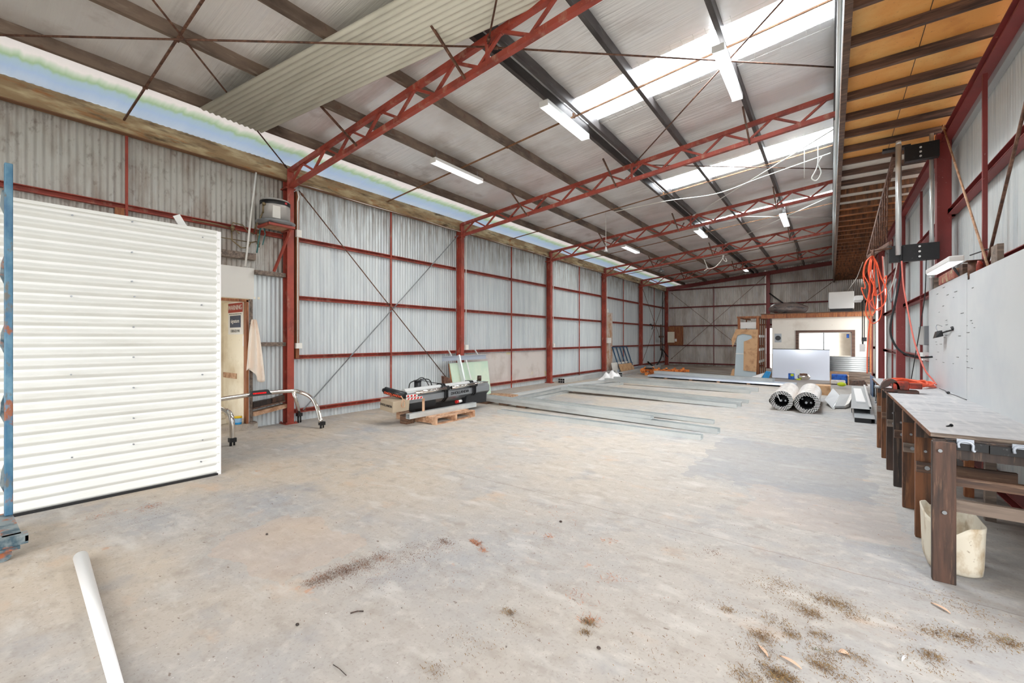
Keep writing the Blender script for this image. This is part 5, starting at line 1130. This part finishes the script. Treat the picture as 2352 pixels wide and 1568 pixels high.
MB().box(-1.84, -1.60, YO - .006, YO - .001, 1.43, 1.78).build('torn_plaster', 'steel', t)
MB().cyl((-1.72, YO - .008, 1.60), (-1.72, YO - .002, 1.60), .10, 10).build('opening', 'dark', t)
tag(MB().box(.93, 1.06, YO - .03, YO, 1.48, 1.62).tube([(1.0, YO - .02, 2.4), (1.0, YO - .02, 1.6), (.96, YO - .02, 1.4), (1.02, YO - .02, 1.25)], .01, 5).build('wall_switch', 'dark'), 'small dark switch with loose wires right of the office window', 'switch')
cg = MB(); n = 80; vs = []
for i in range(n + 1):
    zz = .10 + .80 * i / n; off = .012 * math.sin(2 * pi * zz / .0765)
    vs += [(-.06, YO - .035 + off, zz), (1.14, YO - .035 + off, zz)]
cg.add(vs, [(2 * i, 2 * i + 1, 2 * i + 3, 2 * i + 2) for i in range(n)], True)
tag(cg.build('corrugated_panel', 'alug', solid=.002), 'grey corrugated panel low on the office wall right of the whiteboard', 'corrugated panel')
tag(MB().box(1.14, 1.2, 20.36, 20.44, 0, 2.4).build('door_post', 'woodr'), 'brown timber post at the right end of the office wall', 'post')
t = thing('whiteboard', (-.95, 20.1, 0), 'large glossy blue-white board leaning on the office wall', 'whiteboard')
MB().hexa([(-1.88, 19.98, .02), (-.03, 19.98, .0), (-.03, 20.01, .0), (-1.88, 20.01, .02), (-1.89, 20.36, 1.15), (-.03, 20.36, 1.14), (-.03, 20.39, 1.14), (-1.89, 20.39, 1.15)]).build('panel', 'wboard', t)
MB().hexa([(-1.90, 20.35, 1.15), (-.02, 20.35, 1.14), (-.02, 20.40, 1.14), (-1.90, 20.40, 1.15), (-1.90, 20.35, 1.17), (-.02, 20.35, 1.16), (-.02, 20.40, 1.16), (-1.90, 20.40, 1.17)]).build('edge_trim', 'dark', t)
# bundle, air conditioner on the office roof
bd = MB().ball((-1.41, 20.95, 2.80), .7, 12, (1.0, .5, .38)); 
bd.v = [(x, y, max(2.602, z + .03 * math.sin(x * 9) + .02 * math.sin(y * 14 + x * 5))) for x, y, z in bd.v]
tag(bd.build('wrapped_bundle', 'bagd'), 'long dark plastic-wrapped bundle lying on the office roof', 'bundle')
t = thing('air_conditioner', (.3, 21.3, 2.6), 'large white air conditioning unit on the office roof', 'air conditioner')
MB().box(-.06, .72, 20.95, 21.6, 2.74, 3.40).build('casing', 'white', t, bevel=.01)
MB().box(-.02, .68, 20.98, 21.55, 2.60, 2.74).build('stand', 'dark', t)
MB().box(-.075, -.06, 21.0, 21.55, 2.8, 3.34).build('side_grille', 'steel', bpy.data.objects['casing'])
tag(MB().tube([(.5, 21.4, 3.4), (.8, 20.8, 3.9), (.95, 20.4, 4.4)], .012, 5).build('stay_rope', 'wline'), 'pale rope rising from the air conditioner to the ceiling', 'rope')
# timber stud closet
t = thing('stud_frame', (-2.8, 20.5, 0), 'open timber stud frame left of the office', 'timber frame')
for k, (x, y) in enumerate(((-3.08, 20.05), (-2.40, 20.05), (-2.40, 20.8), (-2.40, 21.5), (-2.40, 22.2), (-2.40, 22.9), (-3.08, 22.2))):
    MB().box(x - .045, x + (.045 if k < 2 else -.005), y - .03, y + .03, 0, 2.44).build('stud', 'woodr', t)
MB().box(-3.15, -2.33, 20.0, 20.1, 2.44, 2.5).box(-2.46, -2.33, 20.1, 23.0, 2.44, 2.5).box(-3.15, -3.03, 20.1, 23.0, 2.44, 2.5).box(-3.1, -2.4, 21.0, 21.06, 2.44, 2.5).build('top_plate', 'woodr', t)
for z in (.62, 1.12, 1.68):
    MB().box(-2.40, -2.37, 20.2, 22.2, z - .05, z + .05).build('nogging', 'white', t)
tag(MB().box(-3.03, -2.45, 20.08, 20.12, 2.0, 2.26).build('white_offcut', 'white'), 'white panel offcut in the top of the stud frame', 'panel')
t = thing('wrapped_cabinet', (-3.0, 19.8, 0), 'tall blue-grey cabinet half wrapped in torn cardboard against the stud frame', 'cabinet')
def slabp(poly, y0, dy, lean, nm, m):
    k = len(poly); q = MB()
    f1 = [(x, y0 + lean * z, z) for x, z in poly]; f2 = [(x, y0 + dy + lean * z, z) for x, z in poly]
    q.add(f1 + f2, [tuple(range(k)), tuple(range(k, 2 * k))[::-1]] + [(i, i + k, (i + 1) % k + k, (i + 1) % k) for i in range(k)])
    q.build(nm, m, t)
slabp([(-3.2, .02), (-2.42, .02), (-2.45, 1.75), (-3.12, 1.8)], 19.72, .12, .1, 'door', 'fridge')
slabp([(-3.17, .94), (-2.43, .92), (-2.43, .955), (-3.17, .975)], 19.70, .02, .1, 'trim', 'white')
slabp([(-2.86, .28), (-2.40, .24), (-2.36, 1.95), (-3.16, 1.97), (-3.32, 1.55), (-3.28, 1.2), (-3.2, 1.42), (-3.1, 1.72), (-2.9, 1.78), (-2.6, 1.72), (-2.56, 1.6), (-2.75, 1.5), (-2.86, 1.46)], 19.66, .03, .1, 'cardboard', 'card')
slabp([(-3.34, .05), (-3.2, .02), (-3.2, .35), (-3.28, .3)], 19.7, .02, .1, 'cardboard', 'card')
tag(MB().hexa([(-2.22, 19.75, .0), (-2.02, 19.7, .0), (-1.98, 19.9, .0), (-2.18, 19.95, .0), (-2.08, 19.8, .28), (-1.92, 19.75, .26), (-1.9, 19.9, .26), (-2.06, 19.95, .28)]).build('blue_carton', 'bluel'), 'light blue carton tipped against the left end of the whiteboard', 'carton')
tag(MB().hexa([(-2.6, 19.6, .0), (-2.25, 19.7, .0), (-2.25, 20.0, .0), (-2.6, 19.9, .0), (-2.5, 19.75, .08), (-2.1, 19.85, .22), (-2.1, 20.0, .22), (-2.5, 19.9, .08)]).build('white_sack', 'whitep'), 'white sack on the floor beside the light blue carton', 'sack')
o = MB(); 
for k in range(8): x = -3.9 + .12 * k; o.hexa([(x, 19.4, 0), (x + .14, 19.35, 0), (x + .16, 19.5, 0), (x, 19.55, 0), (x + .03, 19.42, .02 + .03 * (k % 3)), (x + .1, 19.4, .03), (x + .12, 19.48, .03), (x + .04, 19.5, .04)])
tag(o.build('cardboard_scraps', 'card'), 'torn cardboard scraps on the floor beside the wrapped cabinet', 'scraps')
t = thing('paint_pouch', (-1.15, 19.75, 0), 'blue and lime packet standing in front of the whiteboard', 'packet')
MB().box(-1.32, -1.12, 19.7, 19.78, 0.0, .24).build('packet', 'bluep', t, bevel=.02)
MB().box(-1.24, -1.14, 19.69, 19.70, .13, .22).build('label', 'lime', bpy.data.objects['packet'])
t = thing('foil_parcel', (-.9, 19.75, 0), 'opened foil parcel with brown contents beside the blue packet', 'parcel')
MB().ball((-.82, 19.78, .12), .19, 8, (1.1, .4, .75)).build('foil_bag', 'chrome', t)
MB().box(-1.08, -.94, 19.72, 19.74, .2, .40).build('tin_flap', 'galv', t)
MB().box(-.95, -.72, 19.66, 19.72, .18, .25).build('contents', 'rust', t)
MB().box(-1.05, -.92, 19.63, 19.68, 0.0, .05).build('lime_label', 'lime', t)

# ------------------------------------------------------------------ two rolls of insulation cladding
def roll(cx, y0, y1, r, label, dx):
    t = thing('wrapped_roll', (cx, (y0 + y1) / 2, 0), label, 'roll', 'plastic-wrapped rolls on the floor')
    q = MB(); n = 28; prof = []
    vs = []
    for k, y in enumerate((y0, y0 + .02, (y0 + y1) / 2, y1 - .03, y1)):
        rr = r * (1.0 if 0 < k < 4 else .985)
        for j in range(n):
            a = 2 * pi * j / n
            e = 1 + (.10 if abs(a - pi * 1.02) < .25 else 0)
            vs.append((cx + dx * (y - y0) + rr * e * math.cos(a), y + .05 * math.cos(a), r + rr * math.sin(a)))
    q.add(vs, [(i * n + j, i * n + (j + 1) % n, (i + 1) * n + (j + 1) % n, (i + 1) * n + j) for i in range(4) for j in range(n)], True)
    q.f.append(tuple(range(4 * n, 5 * n))); q.sm.append(False)
    q.build('wrapping', 'wrap', t)
    MB().lathe([(r * .985, 0), (r * .62, 0), (r * .6, .5), (.0, .5)], (cx, y0 + .03, r), 28, 'y').build('dark_core', 'black', t)
    for m_ in range(4):
        rr = r * (.955 - .095 * m_); k = 26 - 3 * m_; pts = []
        for j in range(k * 6):
            a = 2 * pi * j / (k * 6); q2 = rr + .011 * math.sin(a * k)
            pts.append((cx + q2 * math.cos(a), y0 + .012, r + q2 * math.sin(a)))
        MB().tube(pts, .0048, 4, True).build('corrugated_ring', 'whitep', t)
    MB().cyl((cx - .01, y0 - .005, r), (cx - .01, y0 + .2, r), .022, 12).ball((cx + .07, y0 + .05, r), .025, 5).ball((cx - .08, y0 + .05, r + .07), .02, 5).build('core_tube', 'steel', t)
    return t
t = roll(-.86, 11.0, 13.2, .215, 'left plastic-wrapped roll of corrugated sheet on the floor', 0.0)
MB().bar((-.95, 10.98, .40), (-.88, 10.97, .20), .03, .008).build('white_tape', 'whitep', t)
roll(-.40, 10.85, 13.1, .225, 'right plastic-wrapped roll of corrugated sheet on the floor', 0.0)

# flashings, boxes and channels behind the bench
t = thing('wrapped_flashing', (.2, 13, 0), 'folded silver flashings partly wrapped in plastic behind the rolls', 'flashing')
MB().hexa([(-.10, 12.5, .12), (.03, 11.9, .0), (.20, 14.6, .02), (.06, 14.9, .17), (-.115, 12.5, .13), (.025, 11.9, .02), (.19, 14.6, .04), (.05, 14.9, .19)]).build('left_flashing', 'alug', t)
MB().cyl((.05, 11.85, .025), (.22, 14.7, .03), .025, 10).build('fold', 'galv', t)
MB().hexa([(.06, 11.95, .02), (.26, 12.1, .02), (.44, 14.5, .02), (.22, 14.7, .02), (.06, 11.95, .06), (.26, 12.1, .07), (.42, 14.5, .09), (.22, 14.7, .06)]).build('right_flashing', 'alug', t)
MB().hexa([(.25, 12.05, .02), (.34, 12.4, .02), (.52, 14.6, .02), (.43, 14.5, .02), (.25, 12.05, .07), (.34, 12.4, .10), (.50, 14.6, .13), (.42, 14.5, .10)]).build('plastic_wrap', 'wrap', t)
t = thing('channel_stack', (.52, 13, 0), 'two wide dark grey channels stacked on the floor near the bench legs', 'steel channel')
MB().ext(dprof(.30, .09), (.505, 10.25, 0), (.66, 15.6, 0)).build('lower_channel', 'alug', t)
MB().ext(dprof(.30, .09), (.475, 10.85, .095), (.64, 16.0, .095)).build('upper_channel', 'alug', t)
MB().ext(dprof(.04, .05), (.62, 10.85, .19), (.78, 16.0, .19)).build('edge_rail', 'galv2', t)
MB().box(.36, .60, 10.26, 10.5, .0, .075).build('dark_inside', 'black', t)
MB().hexa([(.44, 11.9, .19), (.60, 11.9, .19), (.66, 15.0, .19), (.50, 15.0, .19), (.44, 11.9, .215), (.60, 11.9, .215), (.66, 15.0, .215), (.50, 15.0, .215)]).build('white_flashing', 'whitep', t)
t = thing('open_carton', (.18, 18.6, 0), 'open brown carton with blue packaging in front of the office wall', 'carton')
MB().box(-.02, .50, 18.9, 18.94, 0, .42).box(.46, .50, 18.4, 18.9, 0, .3).box(-.02, .02, 18.4, 18.9, 0, .3).build('carton', 'card', t)
MB().box(.02, .46, 18.5, 18.86, .05, .34).build('blue_packets', 'bluep', t, bevel=.03)
MB().box(.0, .40, 18.3, 18.5, .02, .16).build('white_packets', 'wrap', t, bevel=.03)
MB().ball((.28, 17.2, .12), .1, 6, (1.2, 1, .7)).build('lime_packet', 'lime', t)
tag(MB().box(.52, 1.1, 19.2, 19.3, 0, .27).box(.50, 1.15, 19.6, 19.75, .0, .38).build('timber_offcuts', 'woodg'), 'brown timber planks stacked against the office wall beside the carton', 'planks')
tag(MB().hexa([(.5, 18.4, .0), (1.0, 18.5, .0), (1.0, 18.9, .0), (.5, 18.8, .0), (.56, 18.5, .14), (.9, 18.55, .18), (.9, 18.8, .18), (.56, 18.75, .14)]).build('bark_heap', 'woodd'), 'heap of brown scrap on the floor before the timber planks', 'scrap')
tag(MB().box(-.35, .0, 14.7, 15.2, 0, .26).build('small_carton', 'card'), 'small brown carton just behind the right roll', 'carton')
t = thing('blue_offcuts', (1.0, 15, 0), 'blue-grey sheet offcuts standing by the bright doorway', 'sheet metal')
for k in range(3): MB().box(.90 + .05 * k, .915 + .05 * k, 15.0 - .1 * k, 15.9, 0, .55 - .05 * k).build('sheet', mat('blue_film', col(110, 140, 176), .3, .3) if k == 0 else 'zinc', t)

# ------------------------------------------------------------------ debris on the floor
def litter(name, m, spots, label, cat, ln=(.01, .05), wd=.002, lift=.01, sd=3):
    rnd = random.Random(sd); q = MB()
    for cx, cy, rx, n in spots:
        for _ in range(n):
            a = rnd.gauss(0, 1) * rx; b = rnd.gauss(0, 1) * rx * .8
            p = V((cx + a, cy + b, rnd.random() * lift + .001)); th = rnd.random() * pi
            l_ = ln[0] + rnd.random() ** 2 * (ln[1] - ln[0]); d = V((math.cos(th), math.sin(th), rnd.uniform(-.15, .25))) * l_; s_ = V((-math.sin(th), math.cos(th), 0)) * wd * (.5 + rnd.random())
            pts = [p - s_, p + d * .5 - s_ * .8 + V((0, 0, .004)), p + d, p + d * .5 + s_ * .8 + V((0, 0, .002)), p + s_]
            pts = [V((v.x, v.y, max(.0008, v.z))) for v in pts]
            q.add(pts, [(0, 1, 2, 3, 4)])
    tag(q.build(name, m), label, cat)['kind'] = 'stuff'
GS = 2.2
GR = [(1900, 1382, .07, 160), (1925, 1388, .06, 120), (1845, 1400, .07, 130), (1800, 1345, .08, 90), (1760, 1350, .08, 60), (1865, 1412, .05, 80), (1960, 1415, .05, 60), (1750, 1465, .045, 150), (1820, 1460, .035, 80), (1785, 1430, .06, 80), (1885, 1460, .04, 90), (1885, 1500, .06, 110), (1885, 1530, .045, 150), (1745, 1500, .08, 90), (1800, 1560, .05, 260), (1720, 1560, .06, 150), (1780, 1545, .05, 120), (1960, 1510, .05, 80), (2210, 1468, .07, 190), (2320, 1480, .06, 170), (2140, 1455, .05, 80), (2140, 1508, .04, 100), (2130, 1530, .08, 60), (2240, 1410, .08, 50), (2060, 1440, .15, 60), (1700, 1410, .2, 60), (1670, 1402, .03, 50), (1500, 1520, .2, 60), (1350, 1430, .03, 90), (1345, 1455, .02, 50), (1168, 1408, .03, 70), (1185, 1440, .06, 30), (1000, 1545, .05, 50), (1080, 1480, .12, 60), (2180, 1380, .12, 60), (1930, 1560, .06, 60), (2000, 1560, .15, 60)]
litter('grass_clippings', 'grass', [(fl(a, b).x, fl(a, b).y, r * .75, int(n * GS)) for a, b, r, n in GR], 'dry brown and green grass clippings scattered on the floor at lower right', 'grass clippings', (.004, .02), .0011)
BK = [(790, 1312, .05, 700), (745, 1328, .045, 500), (830, 1298, .05, 500), (870, 1280, .04, 250), (715, 1340, .04, 250), (900, 1285, .10, 200), (960, 1270, .10, 250), (1020, 1245, .03, 150), (1020, 1250, .06, 150), (870, 1320, .15, 200), (930, 1320, .25, 150), (1280, 1270, .3, 100), (1180, 1350, .35, 130), (1400, 1300, .4, 110), (1600, 1270, .12, 50), (1640, 1269, .03, 60), (500, 1200, .4, 90), (330, 1190, .2, 100), (700, 1160, .5, 120), (1000, 1120, .6, 120), (1150, 1230, .4, 120), (1500, 1400, .4, 110), (1250, 1460, .3, 80), (300, 1420, .5, 60), (600, 1450, .4, 50), (2050, 1150, .5, 60), (1800, 1200, .5, 60)]
litter('bark_crumbs', 'bark', [(fl(a, b).x, fl(a, b).y, r, n) for a, b, r, n in BK], 'brown bark crumbs and dust trailing across the middle of the floor', 'bark crumbs', (.002, .012), .0013, .003, 5)
litter('rusty_shavings', 'barko', [(fl(a, b).x, fl(a, b).y, r, n) for a, b, r, n in [(1095, 1250, .02, 90), (1085, 1243, .02, 60), (1110, 1265, .018, 60), (1262, 1235, .025, 40), (1400, 1243, .03, 30), (340, 1165, .06, 90), (230, 1185, .06, 60), (1290, 1180, .2, 40), (1330, 1375, .05, 40), (1355, 1425, .03, 60), (1410, 1335, .05, 30)]], 'orange fibre and shavings in small patches on the floor', 'shavings', (.012, .05), .0010, .006, 9)
LV = [((340, 1168), 0, None)]
def leaf(px, py, ln, wd, ang, label, m='leaf', nm='dry_leaf'):
    c = fl(px, py); q = MB(); n = 8; vs = []
    for i in range(n + 1):
        t_ = i / n; h = math.sin(pi * t_) ** .8 * wd / 2
        for s_ in (-1, 0, 1):
            x = (t_ - .5) * ln; yv = s_ * h + .15 * wd * math.sin(t_ * 3)
            vs.append((c.x + x * math.cos(ang) - yv * math.sin(ang), c.y + x * math.sin(ang) + yv * math.cos(ang), .003 + .006 * abs(s_) + .006 * math.sin(t_ * 3)))
    q.add(vs, [(3 * i + j, 3 * i + j + 3, 3 * i + j + 4, 3 * i + j + 1) for i in range(n) for j in (0, 1)], True)
    tag(q.build(nm, m, solid=.001), label, 'leaf' if m == 'leaf' else 'chip', 'dry leaves on the floor' if m == 'leaf' else None)
leaf(1752, 1497, .085, .016, -.9, 'pale pink dry gum leaf at the bottom right, leftmost of the four')
leaf(1815, 1523, .10, .02, -.4, 'longest pale pink dry gum leaf among the clippings at the bottom')
leaf(1938, 1503, .045, .035, .2, 'small broad dry leaf right of the grass clippings')
leaf(2160, 1398, .10, .02, -.8, 'dry tan leaf on the floor below the bench bin')
leaf(2077, 1515, .06, .009, 1.2, 'small white plastic chip on the floor at bottom right', 'whitep', 'plastic_chip')
for px, py, r, lab in ((683, 1436, .009, 'tiny brown nut on the floor right of the white pole'), (613, 1228, .009, 'dark gumnut on the floor in front of the partition'), (1288, 1199, .011, 'dark flat nut in the middle of the floor'), (1375, 1490, .009, 'dark gumnut near the bottom centre')):
    c = fl(px, py); tag(MB().ball((c.x, c.y, r * .7), r, 6, (1.2, 1, .7)).build('gumnut', 'woodk'), lab, 'gumnut', 'gumnuts on the floor')
for px, py, ang, ln, lab in ((820, 1407, .9, .07, 'short dark twig on the floor near the bottom centre'), (780, 1540, 0, .11, 'thin curved twig at the bottom edge of the floor')):
    c = fl(px, py); d = V((math.cos(ang), math.sin(ang), 0)) * ln / 2
    tag(MB().tube([c - d + V((0, 0, .004)), c + V((0, 0, .009)), c + d + V((0, 0, .004))], .0035 if ln < .1 else .002, 6).build('twig', 'woodk'), lab, 'twig')
